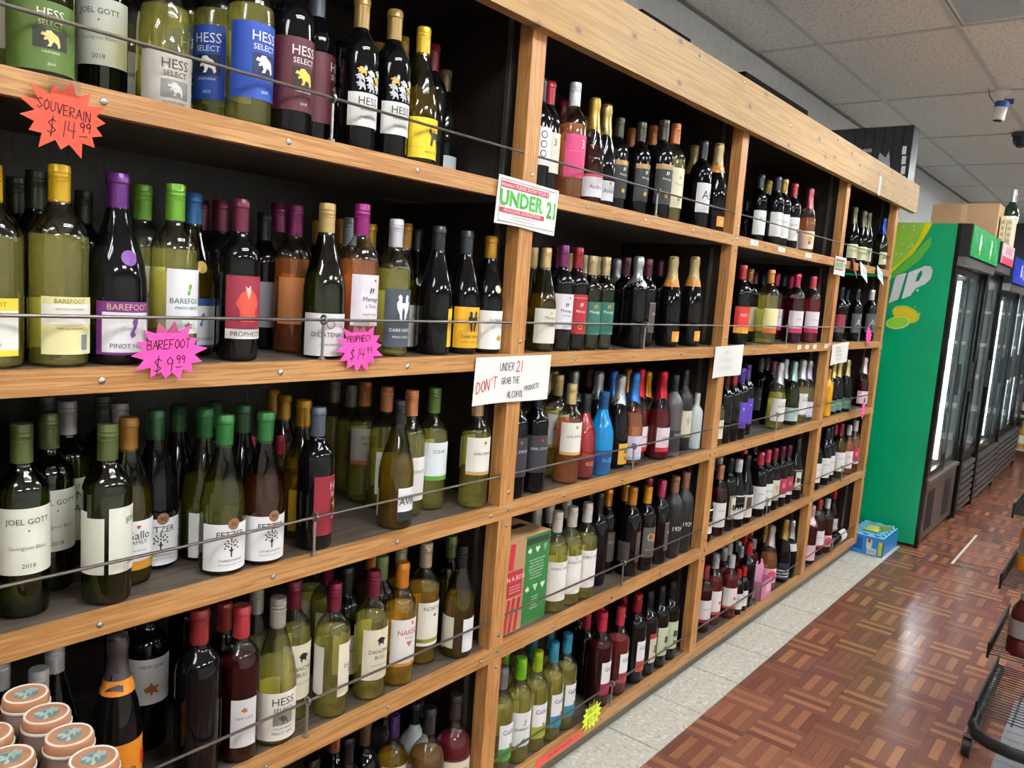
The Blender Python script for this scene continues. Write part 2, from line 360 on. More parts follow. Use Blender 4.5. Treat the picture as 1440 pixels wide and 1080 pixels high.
# ------------------------------------------------------------------ wine shelving
PX = [.3266, 1.5206, 2.7118, 3.9134, 4.8226]; PW = .052
ZR = {1: 1.645, 2: 1.25, 3: .875, 4: .503, 5: .102}; LH = .036; DEP = .46
sh = empty('wine_shelving', (0, 0, 0)); tag(sh, 'long wooden wall shelving of four bays with steel guard rods', 'shelving')
XL, XR = PX[0]-PW, PX[4]
for r, z in ZR.items():
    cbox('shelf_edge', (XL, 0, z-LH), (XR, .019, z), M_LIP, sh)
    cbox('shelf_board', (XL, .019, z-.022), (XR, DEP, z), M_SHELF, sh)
levels = [ZR[5], ZR[4], ZR[3], ZR[2], ZR[1], 2.075]
for xr in PX:
    for a, b in zip(levels, levels[1:]):
        top = b-LH if b < 2 else 2.06
        cbox('post', (xr-PW, .002, a), (xr, .04, top), M_POST, sh)
        cbox('divider_panel', (xr-.036, .04, a), (xr-.012, DEP, top), M_DARKWOOD, sh)
        for sx in (-1, 1):
            xx = xr-.036-.004 if sx < 0 else xr-.012
            cbox('shelf_standard', (xx, .075, a+.01), (xx+.004, .087, top-.01), M_STEEL, sh)['label'] = 'thin slotted steel shelf standard'
cbox('top_board', (XL, 0, 2.055), (5.075, DEP, 2.078), M_DARKWOOD, sh)
cbox('back_panel', (XL, DEP, .06), (XR, DEP+.012, 2.078), M_DARKWOOD, sh)
cbox('toe_kick', (XL, .035, 0), (XR, .05, .07), mat('6b675c', .6), sh)
cbox('fascia_board', (-.6, -.03, 1.993), (5.075, .0, 2.147), M_FASCIA, sh)['label'] = 'knotty pale pine fascia board'
for b in range(4):
    x0, x1 = PX[b], PX[b+1]-PW; xm = (PX[b]+PX[b+1])/2-.005
    for r, z in ZR.items():
        link('guard_rod', MB().tube([(x0, 0, 0), (x1, 0, 0)], .0028, 8).mesh('guard_rod', True), M_ROD, sh, (0, .005, z+.075))
        mb = MB().tube([(0, 0, 0), (0, 0, .066)], .0028, 8)
        mb.tube([(0, .0078*math.cos(t*math.pi/6), .075+.0078*math.sin(t*math.pi/6)) for t in range(12)], .0024, 6, True)
        mb.lathe([(.0065, 0), (.0065, .004), (.003, .006)], 8)
        link('eye_bolt', mb.mesh('eye_bolt', True), M_STEEL, sh, (xm, .006, z))
scr = MB().lathe([(.0055, 0), (.005, .0018), (.003, .003), (0.0005, .0034)], 10).mesh('screw', True)
for r, z in ZR.items():
    x = .52
    while x < 4.8:
        xs_ = 1.68 if (r == 5 and abs(x-1.74) < .01) else (3.609 if (r == 2 and abs(x-3.57) < .01) else x)   # beside the stuck-on cards
        link('screw', scr, M_SCREW, sh, (xs_, 0, z-.018), (math.pi/2, 0, 0)); x += .305
    for xr in PX[1:]:
        for zz in (z-.012, z+.03, z-.055):
            if zz > .06 : link('screw', scr, M_SCREW, sh, (xr-.02, .002 if zz > z or zz < z-LH else 0, zz), (math.pi/2, 0, 0))
for x in (1.95, 2.22, 2.55, 3.0, 3.55, 3.9, 4.3, 4.8):
    link('screw', scr, M_SCREW, sh, (x, -.03, 2.128-(.05 if int(x*10) % 3 == 0 else 0)), (math.pi/2, 0, 0))

# ------------------------------------------------------------------ bottles
SHP = {
 'bd': (.30, [(.001,.006),(.030,.0),(.0355,.003),(.038,.010),(.038,.186),(.0373,.196),(.0345,.207),(.029,.217),(.022,.226),(.0168,.234),(.0148,.244),(.0142,.286),(.0152,.288),(.0152,.297),(.012,.299),(.001,.2995)], .185, .238),
 'bg': (.297, [(.001,.006),(.033,.0),(.0385,.003),(.041,.010),(.041,.122),(.0402,.138),(.0375,.156),(.0335,.174),(.0285,.192),(.0235,.209),(.0192,.224),(.0162,.238),(.0148,.250),(.0143,.284),(.0153,.286),(.0153,.294),(.012,.296),(.001,.2965)], .122, .235),
 'ch': (.31, [(.001,.008),(.031,.0),(.037,.003),(.0405,.012),(.0405,.125),(.0398,.142),(.0372,.162),(.0335,.184),(.0275,.206),(.0218,.228),(.0178,.248),(.0160,.266),(.0155,.292),(.0168,.295),(.0168,.304),(.013,.309),(.001,.3095)], .125, .19),
 'mg': (.33, [(.001,.006),(.038,.0),(.044,.003),(.046,.010),(.046,.205),(.0452,.218),(.042,.231),(.036,.243),(.0275,.254),(.020,.263),(.0165,.272),(.0155,.282),(.015,.316),(.016,.318),(.016,.327),(.012,.3285),(.001,.329)], .205, .262),
 'mb': (.315, [(.001,.006),(.039,.0),(.045,.003),(.047,.010),(.047,.128),(.046,.146),(.043,.166),(.038,.186),(.032,.206),(.026,.224),(.021,.24),(.0175,.254),(.016,.266),(.0155,.302),(.0165,.304),(.0165,.312),(.012,.314),(.001,.3145)], .128, .25),
 'sp': (.27, [(.001,.006),(.036,.0),(.041,.003),(.043,.010),(.043,.130),(.0425,.145),(.039,.162),(.032,.176),(.023,.187),(.0165,.196),(.0145,.206),(.014,.256),(.0155,.258),(.0155,.267),(.012,.2685),(.001,.269)], .13, .205),
 'al': (.26, [(.001,.006),(.032,.0),(.0355,.004),(.037,.012),(.0405,.095),(.0397,.118),(.038,.14),(.030,.163),(.0215,.185),(.0165,.203),(.015,.214),(.0148,.247),(.0158,.249),(.0158,.257),(.012,.259),(.001,.2595)], .09, .205),
}
def rad_at(sh_, z):
    pr = SHP[sh_][1]
    for (r0, z0), (r1, z1) in zip(pr[1:], pr[2:]):
        if z0 <= z <= z1 and z1 > z0: return r0+(r1-r0)*(z-z0)/(z1-z0)
    return pr[-1][0]
def glass(k):
    if k == 'K': return mat((.003, .003, .004), .035, 0, .32)
    if k == 'M': return mat((.012, .013, .015), .38)
    if k == 'R': return clear_mat('glass_red', (.93, .9, .9))
    if k == 'P': return clear_mat('glass_red', (.93, .9, .9))
    if k == 'C': return clear_mat('glass_clear', (.97, .98, .96))
    if k == 'G': return clear_mat('glass_green', (.21, .27, .10))
    if k == 'A': return clear_mat('glass_deadleaf', (.50, .52, .20))
    if k == 'F': return mat((.10, .085, .095), .3)
    if k == 'W': return mat('c8d4d6', .25)
    if k == 'Y': return mat('e0a018', .2)
    if k == 'B': return mat('0f86c4', .08)
def wine(k):
    return {'w': lambda: wine_mat('wine_white', (.985,.96,.60), (1.0,.93,.30), .15), 'y': lambda: wine_mat('wine_gold', (.93,.76,.22), (.95,.60,.07), .22), 'o': lambda: wine_mat('wine_rose', (.97,.66,.44), (.9,.40,.16), .26),
            'p': lambda: wine_mat('wine_pink', (.75,.2,.2), (.35,.05,.05), .5), 'r': lambda: wine_mat('wine_red', (.32,.02,.03), (.09,.004,.008), .55), 'R': lambda: mat('b00c18', .2), 'b': None,
            't': lambda: wine_mat('spirit_tan', (.75,.5,.2), (.35,.2,.06), .5), 'q': lambda: wine_mat('liqueur_red', (.5,.03,.06), (.28,.012,.03), .6), 'c': lambda: wine_mat('water_clear', (.9,.92,.92), (.5,.55,.55), .12)}[k]
GW = {'K': 'black', 'M': 'matte black', 'R': 'red wine', 'P': 'pink', 'C': 'clear', 'G': 'dark green', 'A': 'olive', 'F': 'frosted mauve', 'W': 'white', 'Y': 'yellow', 'B': 'blue'}
SW = {'bd': 'bottle', 'bg': 'sloped bottle', 'ch': 'sparkling bottle', 'mg': 'large bottle', 'mb': 'large sloped bottle', 'sp': 'spirits bottle', 'al': 'flared bottle'}
def cname(h):
    r, g, b = (int(h[i:i+2], 16) for i in (0, 2, 4)); mx, mn = max(r, g, b), min(r, g, b); v = mx/255; s = (mx-mn)/max(mx, 1)
    if v < .28: return 'black' if s < .35 else 'dark'
    if s < .14: return 'white' if v > .84 else ('silver' if v > .6 else 'grey')
    import colorsys
    h_ = colorsys.rgb_to_hsv(r/255, g/255, b/255)[0]*360
    if h_ < 14 or h_ > 345: n = 'red' if v > .6 else 'dark red'
    elif h_ < 32: n = 'orange' if s > .6 else ('copper' if s > .35 else 'beige')
    elif h_ < 52: n = 'yellow' if s > .8 and v > .8 else ('gold' if s > .4 else 'tan')
    elif h_ < 75: n = 'olive' if v < .65 else 'lime'
    elif h_ < 165: n = 'green'
    elif h_ < 200: n = 'teal'
    elif h_ < 250: n = 'blue' if s > .3 else 'slate'
    elif h_ < 295: n = 'purple'
    else: n = 'magenta' if v > .5 else 'plum'
    return n
# label styles: z0,z1,width deg,colour,description,[extras]; extra: t text/h/z/col  r band z0,z1,col  e emblem/size/z/col
LB = {'none': None}
def L(k, z0, z1, wd, col, desc, *ex): LB[k] = (z0, z1, wd, col, desc, ex)
def hess(k, col, tc, lc, bc, desc):
    L(k, .045, .172, 165, col, desc, ('t','HESS',.0165,.150,tc,.004), ('t','SELECT',.0095,.132,tc,.004), ('p',.044,.036,.104,bc,.004), ('e','lion',.036,.104,lc,.004), ('t','CALIFORNIA',.004,.080,tc,.004), ('t','2019',.005,.058,tc,.004))
hess('hg','56702a','f0ead8','e8c880','2a2a20','green lion label'); hess('hblue','1c46a8','f4f4f8','f4f4f8','10204a','blue lion label'); hess('hmar','5a1c2a','f0e8e4','e8c050','2a1218','maroon lion label'); hess('hmarb','5a1c2a','f0e8e4','e8c050','2a1218','maroon lion label'); hess('hred','8c1c2c','e8c8b8','d8a050','3a0c14','dark red label')
L('hgrey',.03,.112,150,'c4beb2','grey mountain label',('t','HESS',.015,.094,'3a3a36'),('t','SELECT',.0085,.079,'3a3a36'),('p',.046,.028,.056,'8e8b84'),('e','lion',.026,.056,'d8d6d0'),('t','NORTH COAST',.004,.036,'5a5a54'))
L('hwhite',.02,.112,150,'ece8de','cream mountain label',('t','HESS',.016,.095,'3a3a36'),('t','SELECT',.009,.079,'3a3a36'),('p',.042,.022,.060,'8a8a84'),('e','lion',.02,.060,'4a4a44'),('t','CALIFORNIA',.005,.043,'3a3a36'),('t','PINOT GRIS',.006,.034,'3a3a36'))
L('hlion',.055,.118,130,'e8e6e2','white lion-crowd label',('t','HESS',.015,.103,'3a3a3a'),('t','SELECT',.008,.089,'3a3a3a'),('t','CABERNET',.005,.072,'6a6a6a'),('lions',0,0,0,''))
L('souv',.035,.145,140,'dcdce6','pale lilac label',('t','SOUVERAIN',.008,.125,'4a4a5a'),('t','CHARDONNAY',.004,.045,'6a6a7a'))
L('gott',.03,.135,160,'e6e6d8','cream script label',('t','JOEL GOTT',.0115,.113,'3a3a38'),('e','disc',.003,.100,'6a6a60'),('t','Sauvignon Blanc',.008,.072,'8a8a80'),('t','2018',.007,.044,'4a4a48'))
L('gottside',.03,.135,120,'e6e6d8','cream script label',('t','JOEL',.0115,.113,'3a3a38'),('t','2018',.007,.044,'4a4a48'),('back',.03,.12,0,'dcdccc'))
L('cream',.04,.14,140,'e2dccb','plain cream label',('t','RESERVE',.007,.10,'5a4a3a'))
L('yel',.02,.10,140,'d8bc20','yellow label'); L('yelcat',.03,.118,150,'ecce22','yellow cat label',('e','cat',.04,.078,'2e2e34',.012),('r',.052,.0525,'8a7a20'),('t','MARQUES',.006,.044,'6a5a10'))
L('greylow',.02,.085,150,'c6c8cc','grey label',('t','LE COEUR',.007,.048,'5a5c60'))
L('moscback',.035,.13,110,'e9e2a8','yellow back label',('r',.085,.118,'f2f0e6'),('t','BAREFOOT',.007,.123,'8a7a20'),('t','MOSCATO CALIFORNIA',.003,.110,'6a6a5a'),('t','SERVE CHILLED ENJOY',.003,.100,'6a6a5a'),('t','750ML ALC 9% BY VOL',.003,.078,'8a7a20'),('p',.017,.03,.055,'f4f4f0',.024),('bars',.014,.026,.055,'2a2a2a',.024))
L('mosc',.045,.14,120,'e8c838','yellow bordered label',('r',.055,.12,'ecebe6'),('t','BAREFOOT',.008,.130,'8a6a10'),('t','MOSCATO',.006,.064,'6a6a5a'))
L('bfpur',.022,.112,130,'7a2c80','purple bordered label',('p',.088,.068,.060,'ecebf0'),('t','BAREFOOT',.0105,.103,'e0b888'),('e','foot',.036,.068,'7a4a90',.006),('t','PINOT NOIR',.008,.037,'4a4a5a'),('medal',.013,.178,0,'7a3a98'))
L('bfgrn',.06,.162,110,'e8eaee','white footprint label',('e','foot',.020,.130,'6aa828'),('t','BAREFOOT',.009,.112,'4a5a4a'),('t','PINOT GRIGIO',.005,.101,'5a6a5a'),('e','leaf',.016,.072,'6aa040'))
L('bfblu',.02,.10,130,'e8eaf0','white blue-band label',('r',.088,.1,'2a5aa0'),('e','foot',.026,.065,'5a7ab0'),('t','CHARDONNAY',.006,.034,'4a5a7a'),('r',.02,.024,'2a5aa0'),('medal',.011,.165,0,'d8b060'))
L('bfgrn2',.055,.155,120,'f0f2f2','white footprint label',('e','foot',.018,.125,'5a9a28'),('t','BAREFOOT',.008,.106,'4a4a4a'),('e','leaf',.02,.07,'3a8a40'))
L('proph',.055,.152,125,'9a2840','red figure label',('r',.055,.070,'ecebe8'),('t','PROPHECY',.009,.0625,'2a2020'),('e','figure',.075,.112,'d8503c'),('e','figure2',.035,.125,'f0c8b8'))
L('orange',.06,.155,120,'d88a50','orange label'); L('catena',.025,.098,150,'eaeaec','white script label',('t','D.CATENA P.',.009,.062,'3a3a40'),('e','ring',.018,.080,'8a8a90'),('t','CHARDONNAY',.004,.045,'7a7a80'))
L('menw',.055,.158,125,'eae4ec','white bird label',('e','disc',.006,.147,'c03050',.008),('e','birds',.014,.126,'2a2a30'),('t','Menage',.012,.108,'3a3040'),('t','a Trois',.007,.095,'6a5a6a'),('t','HOT PINK',.0055,.078,'a04060'))
L('florw',.025,.105,140,'eeeef0','white flower label',('t','FLORIANE',.0075,.085,'4a4a5a'),('e','leaf',.022,.048,'c8a040',.01),('medal',.010,.165,0,'d8d0b8'))
L('dhslate',.035,.150,130,'48525c','slate wrench label',('e','wrench',.062,.112,'f0f0ee'),('t','DARK HORSE',.0072,.069,'f0f0ee'),('t','PINOT GRIGIO',.005,.055,'e0e0de'))
L('dhyel',.022,.112,140,'dca81c','yellow wrench label',('e','wrench',.052,.080,'20201c'),('t','DARK HORSE',.007,.047,'20201c'),('t','BUTTERY CHARDONNAY',.0035,.035,'4a3a10'))
L('yellab',.02,.11,80,'d8a81c','yellow label'); L('greyl',.05,.15,130,'8c8c94','grey label')
L('vino',.05,.165,120,'deded2','white block-letter label',('t','NOTATE',.008,.15,'5a5a54'),('t','VINO',.014,.135,'4a4a46'),('t','DAVE',.014,.11,'4a4a46'))
L('gallo',.018,.108,150,'f0f0ee','white gold-foot label',('r',.018,.034,'c88a20'),('e','heart',.008,.097,'a82848'),('t','Gallo',.015,.082,'2a3048'),('t','FAMILY',.007,.069,'2a3048'),('t','Chardonnay',.005,.054,'6a6a7a'))
L('fetz',.022,.112,150,'f0f0f2','white tree label',('badge',.0115,.112,0,'96694a'),('t','FETZER',.0115,.092,'2a2a2c'),('e','tree',.034,.066,'2a2a2c'),('t','CHARDONNAY',.0048,.042,'5a5a60'),('t','MENDOCINO COUNTY 750ML',.0025,.034,'6a6a70'))
L('sutter',.075,.170,150,'c6c4c2','grey-white label',('r',.075,.086,'d87a48'),('t','SUTTER',.010,.145,'3a3a3a'),('t','HOME',.010,.130,'3a3a3a'))
L('whitel',.04,.145,140,'eceae8','white label',('t','ESTATE',.008,.11,'5a5a60'))
L('avia',.02,.105,75,'eceef2','white side label',('t','AVIA',.018,.07,'1c1c22'),('r',.02,.044,'1c1e24'))
L('grnl',.055,.15,120,'e4ecf0','white green-foot label',('r',.055,.066,'5a9a3a'),('t','CLEAR',.008,.128,'4a5a5a'))
L('earl',.085,.165,150,'efece2','cream crest label',('e','disc',.009,.153,'b08a40'),('t','EARL STEVENS',.0065,.128,'4a4438'),('r',.078,.086,'c8a058'))
L('art',.02,.124,160,'e08a20','bright painted label',('e','blob',.03,.078,'2f8a3a',-.034),('e','blob',.034,.084,'c8282a',.036),('e','blob',.02,.045,'d8c82a',-.02),('e','ring',.016,.07,'2a2a4a',.004),('e','blob',.014,.035,'2a3a9a',.022))
L('newleaf',.05,.155,130,'e6e6e6','white autumn-leaf label',('t','NEW LEAF',.008,.138,'4a4a50'),('e','leaf',.035,.085,'c07a38'))
L('fall',.03,.12,75,'dcdada','white leaf label',('e','leaf',.014,.1,'b06a38'),('t','NEW LEAF',.005,.085,'7a4a4a'),('back',.03,.12,0,'e6e2e2'))
L('dbull',.045,.148,130,'e4ddc6','cream bull label',('e','bull',.022,.124,'1c1c1c'),('t','DANCING',.009,.103,'2a2a2a'),('t','BULL',.009,.091,'2a2a2a'),('t','SAUVIGNON BLANC',.0035,.075,'6a6a60'))
L('naked',.045,.155,140,'eceae8','white orange-print label',('r',.045,.052,'d88a28'),('e','disc',.009,.146,'d08a30',.008),('t','NAKED',.0125,.125,'c04a2a'),('t','Grape',.008,.112,'c04a2a'),('e','grapes',.014,.098,'c04a2a'))
L('norton',.05,.16,130,'eeeade','white olive-band label',('r',.058,.068,'9a9a38'),('t','NORTON',.010,.145,'4a4a4a'),('e','disc',.008,.128,'8a3a5a'))
L('blackart',.05,.15,120,'2a2a2a','black art label',('t','ARTE',.014,.12,'e8e8e0'),('t','VINO',.014,.095,'e8e8e0')); L('whites',.02,.11,70,'eceef2','white side label',('back',.03,.115,0,'d8d8c4'))
L('spir',.02,.11,150,'e8e0c8','cream arch label',('t','RUM',.02,.07,'2a2a2a')); L('spirc',.02,.125,150,'e4d8c0','cream dark-rimmed label',('r',.12,.126,'5a1a20'),('t','Fuzzy',.014,.098,'5a3a30'))
L('circ',.07,.17,150,'efeff2','white ring-pattern label',('e','ring',.02,.15,'2a2a30'),('e','ring',.02,.125,'2a2a30'),('e','ring',.02,.1,'2a2a30'))
L('three',.06,.165,140,'e2e2cc','pale cream label',('t','3',.018,.14,'3a3a34'),('t','GIRLS',.006,.12,'6a6a60')); L('threep',.055,.165,150,'c83c74','bright pink label',('t','3',.022,.142,'f4e8ee'),('r',.122,.1225,'e890b0'))
L('andrer',.02,.085,150,'dcdce2','white red-topped label',('r',.078,.086,'c84050'),('t','Andre',.012,.05,'4a4a5a')); L('andre',.02,.08,150,'dcdce4','white script label',('e','disc',.009,.073,'a87a60'),('t','Andre',.013,.05,'4a4a5a'))
L('mblk',.045,.165,120,'2c2c2e','dark gold-seal label',('r',.150,.165,'b08a58'),('e','birds',.014,.138,'e8e4d8'),('t','Menage',.010,.12,'d8d0c0'),('e','disc',.014,.07,'c8a040')); L('mcream',.045,.165,130,'e6e2c4','cream bird label',('e','birds',.012,.135,'8a7a40'),('t','Menage',.010,.115,'9a8a50'),('e','disc',.012,.07,'c8b050'))
L('abw',.055,.155,130,'e6e6ea','white scribble label',('t','Ab',.03,.115,'2a2a2c'),('t','NAPA',.006,.08,'5a5a60')); L('orlab',.02,.055,70,'e0922a','small orange label',('t','LA',.01,.037,'f4e4c8'))
L('gato',.025,.125,140,'e6e2d6','cream script label',('e','birds',.012,.112,'b0a060'),('t','Menage',.012,.098,'5a5a50'),('t','GOLD',.010,.08,'8a7a40')); L('menr',.05,.165,130,'b02430','red bird label',('r',.154,.156,'e0a090'),('e','birds',.014,.135,'f0e0d8'),('t','Menage',.010,.115,'f4ece4'),('e','ring',.014,.07,'e8c050'))
L('mengr',.05,.155,140,'2f7060','teal-green bird label',('e','birds',.016,.14,'c8a848'),('t','Menage',.012,.122,'d8e4d8'),('t','LIMELIGHT',.006,.09,'c8b860'),('r',.054,.0545,'c8b860')); L('menbr',.05,.155,80,'5a4848','brown bird label',('t','Men',.01,.115,'e8e0d8'),('r',.15,.1515,'c8a880'))
L('teal',.02,.085,140,'16343c','teal print label',('t','CUVEE',.013,.075,'8ab0b0'),('t','Brut',.016,.05,'4ab0b8')); L('earlk',.06,.165,150,'34343c','charcoal crest label',('e','disc',.008,.152,'c03028'),('t','EARL STEVENS',.007,.128,'d8d8d8'),('t','BLACK BLEND',.004,.10,'b0b0b0'))
L('alr',.01,.075,120,'6a1818','dark red label',('t','RED',.012,.05,'d8a890')); L('alb',.01,.08,130,'16508c','navy label',('t','ALIZE',.012,.05,'7ac0e8')); L('artlow',.015,.085,80,'d8a838','painted label',('e','blob',.02,.06,'3a8a4a'),('e','blob',.015,.035,'c83a4a'))
L('lilac',.02,.10,150,'d4cce4','lilac label',('r',.02,.03,'90b8e0'),('t','EARL',.008,.07,'6a5a8a')); L('earlo',.025,.115,150,'ece2cc','cream orange-foot label',('r',.025,.04,'d88a20'),('t','EARL STEVENS',.006,.08,'5a5040'),('e','disc',.01,.1,'c8a040')); L('redl',.03,.115,130,'e8d8e0','pink-white label',('r',.03,.045,'c82038'),('t','SPUMANTE',.007,.08,'6a3a4a'))
L('frostl',.02,.10,140,'2c2c30','charcoal swoosh label',('t','INVEST',.008,.085,'c8c8d0')); L('creamb',.05,.15,140,'d8d2bc','cream art label',('r',.05,.062,'9a9a8a'),('e','tree',.03,.11,'5a5a4a'))
L('noble',.04,.158,150,'f0eee8','white crest label',('t','NOBLE VINES',.0075,.138,'5a5a58'),('t','242',.006,.055,'8a3a3a'),('e','ring',.008,.15,'a0a098')); L('dkbrown',.05,.155,75,'4c443e','dark brown label',('back',.05,.12,0,'4a4642'),('t','CAB',.01,.12,'a09080')); L('dkor',.05,.16,110,'5e564e','brown orange-patch label',('p',.02,.03,.12,'d86a28',.012),('e','ring',.026,.125,'c8b8a0',-.008),('t','DAOU',.012,.075,'d8d0c4'))
L('m19',.07,.12,100,'191a1c','white-numeral label',('t','1924',.016,.112,'e8e4dc'),('t','BOURBON BARREL AGED',.0035,.09,'a0a0a0'))
def gal(k, foot, desc, tc='3a3a48'):
    L(k, .045, .15, 90, 'f0f0f2', desc, ('r',.045,.082,foot), ('e','disc',.010,.088,'b87a40',.008), ('t','Gallo',.014,.128,tc), ('t','FAMILY',.006,.116,tc))
gal('gallog','3f9a3a','white green-foot label'); gal('gallol','a8b030','white lime-foot label'); gal('gallot','2a88a8','white teal-foot label'); gal('gallor','b82848','white crimson-foot label'); gal('galloo','c85038','white orange-foot label')
L('phor',.05,.155,90,'d8ccb4','red-topped photo label',('r',.138,.155,'b02828'),('e','blob',.035,.1,'4a5a3a')); L('phog',.05,.155,110,'c8cfb0','green photo label',('e','blob',.03,.11,'3a4a3a'),('e','blob',.022,.075,'6a7a4a')); L('phow',.05,.16,100,'e8e8ec','white green-foot label',('r',.05,.075,'3a9a3a'))
L('flower',.02,.105,150,'e6c8b4','floral label',('e','blob',.03,.07,'c8a040'),('e','blob',.02,.05,'a84848')); L('bxred',.05,.16,100,'d8302c','red fruit label',('r',.05,.075,'e8a030'),('t','RED',.012,.125,'f4dcd0')); L('bxcr',.05,.16,110,'d8d4a8','cream label',('r',.05,.075,'e0902a')); L('bxor',.05,.16,100,'e6dfa0','pale yellow label',('r',.05,.072,'d86a2a'))
L('bxpk',.05,.155,130,'ecdfe6','white pink-foot label',('r',.05,.072,'d02868'),('t','PINK',.008,.115,'a06a80')); L('bxgr',.05,.155,130,'eceef0','white green-foot label',('r',.05,.072,'9ab050'))
L('purp',.05,.16,80,'5a3ab0','purple label',('t','P',.012,.13,'d8d0f0')); L('slatel',.05,.16,130,'4e4c48','slate seal label',('e','disc',.018,.135,'8a4a48'),('t','PINOT',.01,.105,'c8c4bc')); L('brownl',.05,.16,100,'6e302c','red-brown label',('t','M',.012,.12,'c8a090')); L('tealw',.02,.085,150,'b8ccc8','pale teal label',('t','PROSECCO',.007,.06,'5a7a7a'))
L('pic',.05,.15,75,'8a7a68','framed photo label',('p',.03,.08,.1,'d8d0c4'),('e','blob',.03,.1,'4a3a30')); L('picw',.03,.13,110,'e0dcd2','framed photo label',('p',.03,.05,.095,'4a3c34')); L('pinkl',.05,.145,130,'a83048','pink figure label',('r',.05,.066,'e8e4e2'),('e','blob',.03,.11,'d86a78')); L('whred',.05,.15,130,'e8dfe2','white red-foot label',('r',.05,.064,'b02038'),('t','SANGRIA',.007,.11,'6a4a50'))
L('peach',.05,.15,140,'ece4e0','white peach label',('r',.05,.062,'d05a40'),('e','disc',.018,.1,'d87a50',.012)); L('lime',.04,.2,150,'8cd030','lime tag'); L('oval',.04,.11,120,'e8b8c0','pink oval label',('e','disc',.05,.075,'d84868')); L('navy',.02,.10,170,'1c2438','striped navy label',('r',.03,.036,'c8c8d0'),('r',.045,.051,'c8c8d0'),('r',.06,.066,'c8c8d0')); L('silverl',.15,.19,150,'c8c8cc','silver neck band')
L('creamov',.03,.105,100,'d6d4ac','cream oval label',('t','CAVA',.012,.07,'4a4a3a')); L('marlow',.05,.15,110,'8a2038','maroon label',('r',.05,.075,'5a5a5c')); L('greyb',.05,.16,120,'55565a','grey emblem label',('t','A',.035,.11,'c0c4c4')); L('greenl',.02,.085,140,'5c8478','green label',('t','BRUT',.009,.06,'d8d0a0')); L('pinkov',.02,.10,130,'ecc4d0','pink label')
EMB = {
 'lion': [[(-.5,.15),(-.42,.3),(-.3,.25),(-.22,.4),(0,.42),(.12,.3),(.3,.22),(.38,.1),(.46,-.3),(.36,-.42),(.28,-.2),(.1,-.12),(-.02,-.38),(-.2,-.4),(-.1,-.22),(-.16,-.05),(-.34,-.12),(-.36,0),(-.24,.08),(-.4,.12)]],
 'bull': [[(-.5,.1),(-.3,.35),(-.1,.45),(.2,.4),(.42,.2),(.5,.35),(.52,.1),(.38,0),(.3,-.2),(.36,-.5),(.2,-.35),(.05,-.2),(-.15,-.25),(-.2,-.5),(-.32,-.35),(-.28,-.1)]],
 'wrench': [[(-.12,-.5),(-.16,-.2),(-.26,0),(-.28,.2),(-.2,.3),(-.24,.42),(-.16,.5),(-.08,.42),(-.08,.2),(.08,.2),(.08,.42),(.16,.5),(.24,.42),(.2,.3),(.28,.2),(.26,0),(.16,-.2),(.12,-.5),(.04,-.42),(.06,-.1),(0,.05),(-.06,-.1),(-.04,-.42)]],
 'tree': [[(-.04,-.5),(-.04,-.2),(-.2,-.05),(-.06,-.1),(-.03,.1),(.03,.1),(.06,-.1),(.2,-.05),(.04,-.2),(.04,-.5)]]+[[(x+.055*math.cos(t), y+.055*math.sin(t)) for t in (0,1.05,2.1,3.14,4.2,5.25)] for x, y in [(-.35,.0),(-.28,.15),(-.36,.28),(-.15,.28),(-.22,.42),(0,.22),(0,.4),(.12,.32),(.22,.42),(.34,.28),(.26,.14),(.36,0),(-.16,.1),(.15,.14),(0,.52)]],
 'foot': [[(-.1,-.5),(-.2,-.3),(-.1,-.1),(.0,.05),(-.08,.3),(.05,.5),(.2,.42),(.2,.2),(.1,0),(.02,-.15),(.08,-.35)]],
 'leaf': [[(-.5,.1),(-.2,.25),(-.05,.5),(.1,.2),(.45,.25),(.25,0),(.4,-.3),(.05,-.2),(-.05,-.5),(-.15,-.15),(-.4,-.2)]],
 'birds': [[(-.4,-.5),(-.2,-.3),(-.05,.2),(-.15,.5),(-.3,.3),(-.35,0)],[(.05,-.5),(.2,-.3),(.4,.2),(.3,.5),(.15,.3),(.1,0)]],
 'grapes': [[(x+.16*math.cos(t*1.05), y+.16*math.sin(t*1.05)) for t in range(6)] for x, y in [(-.34,.3),(0,.3),(.34,.3),(-.17,0),(.17,0),(0,-.3)]],
 'heart': [[(0,-.5),(-.5,.15),(-.3,.5),(0,.25),(.3,.5),(.5,.15)]],
 'cat': [[(-.4,.5),(-.3,.2),(-.2,.25),(.3,.25),(.45,.4),(.4,.1),(.3,-.1),(.34,-.5),(.2,-.45),(.15,-.1),(-.15,-.1),(-.25,-.5),(-.38,-.45),(-.32,0),(-.5,.3)]],
 'figure': [[(-.2,-.5),(-.22,-.2),(-.32,-.05),(-.2,.2),(-.08,.3),(.1,.3),(.24,.15),(.3,-.1),(.2,-.2),(.22,-.5)]],
 'figure2': [[(-.12,.1),(-.2,.4),(-.05,.28),(.1,.45),(.12,.1),(.05,-.15),(0,-.3),(-.06,-.15)]],
 'disc': [[(.5*math.cos(t*math.pi/6), .5*math.sin(t*math.pi/6)) for t in range(12)]],
 'blob': [[(.5*math.cos(t*math.pi/5)*(.8+.25*math.sin(t*2.3)), .5*math.sin(t*math.pi/5)*(.85+.2*math.cos(t*1.7))) for t in range(10)]],
}
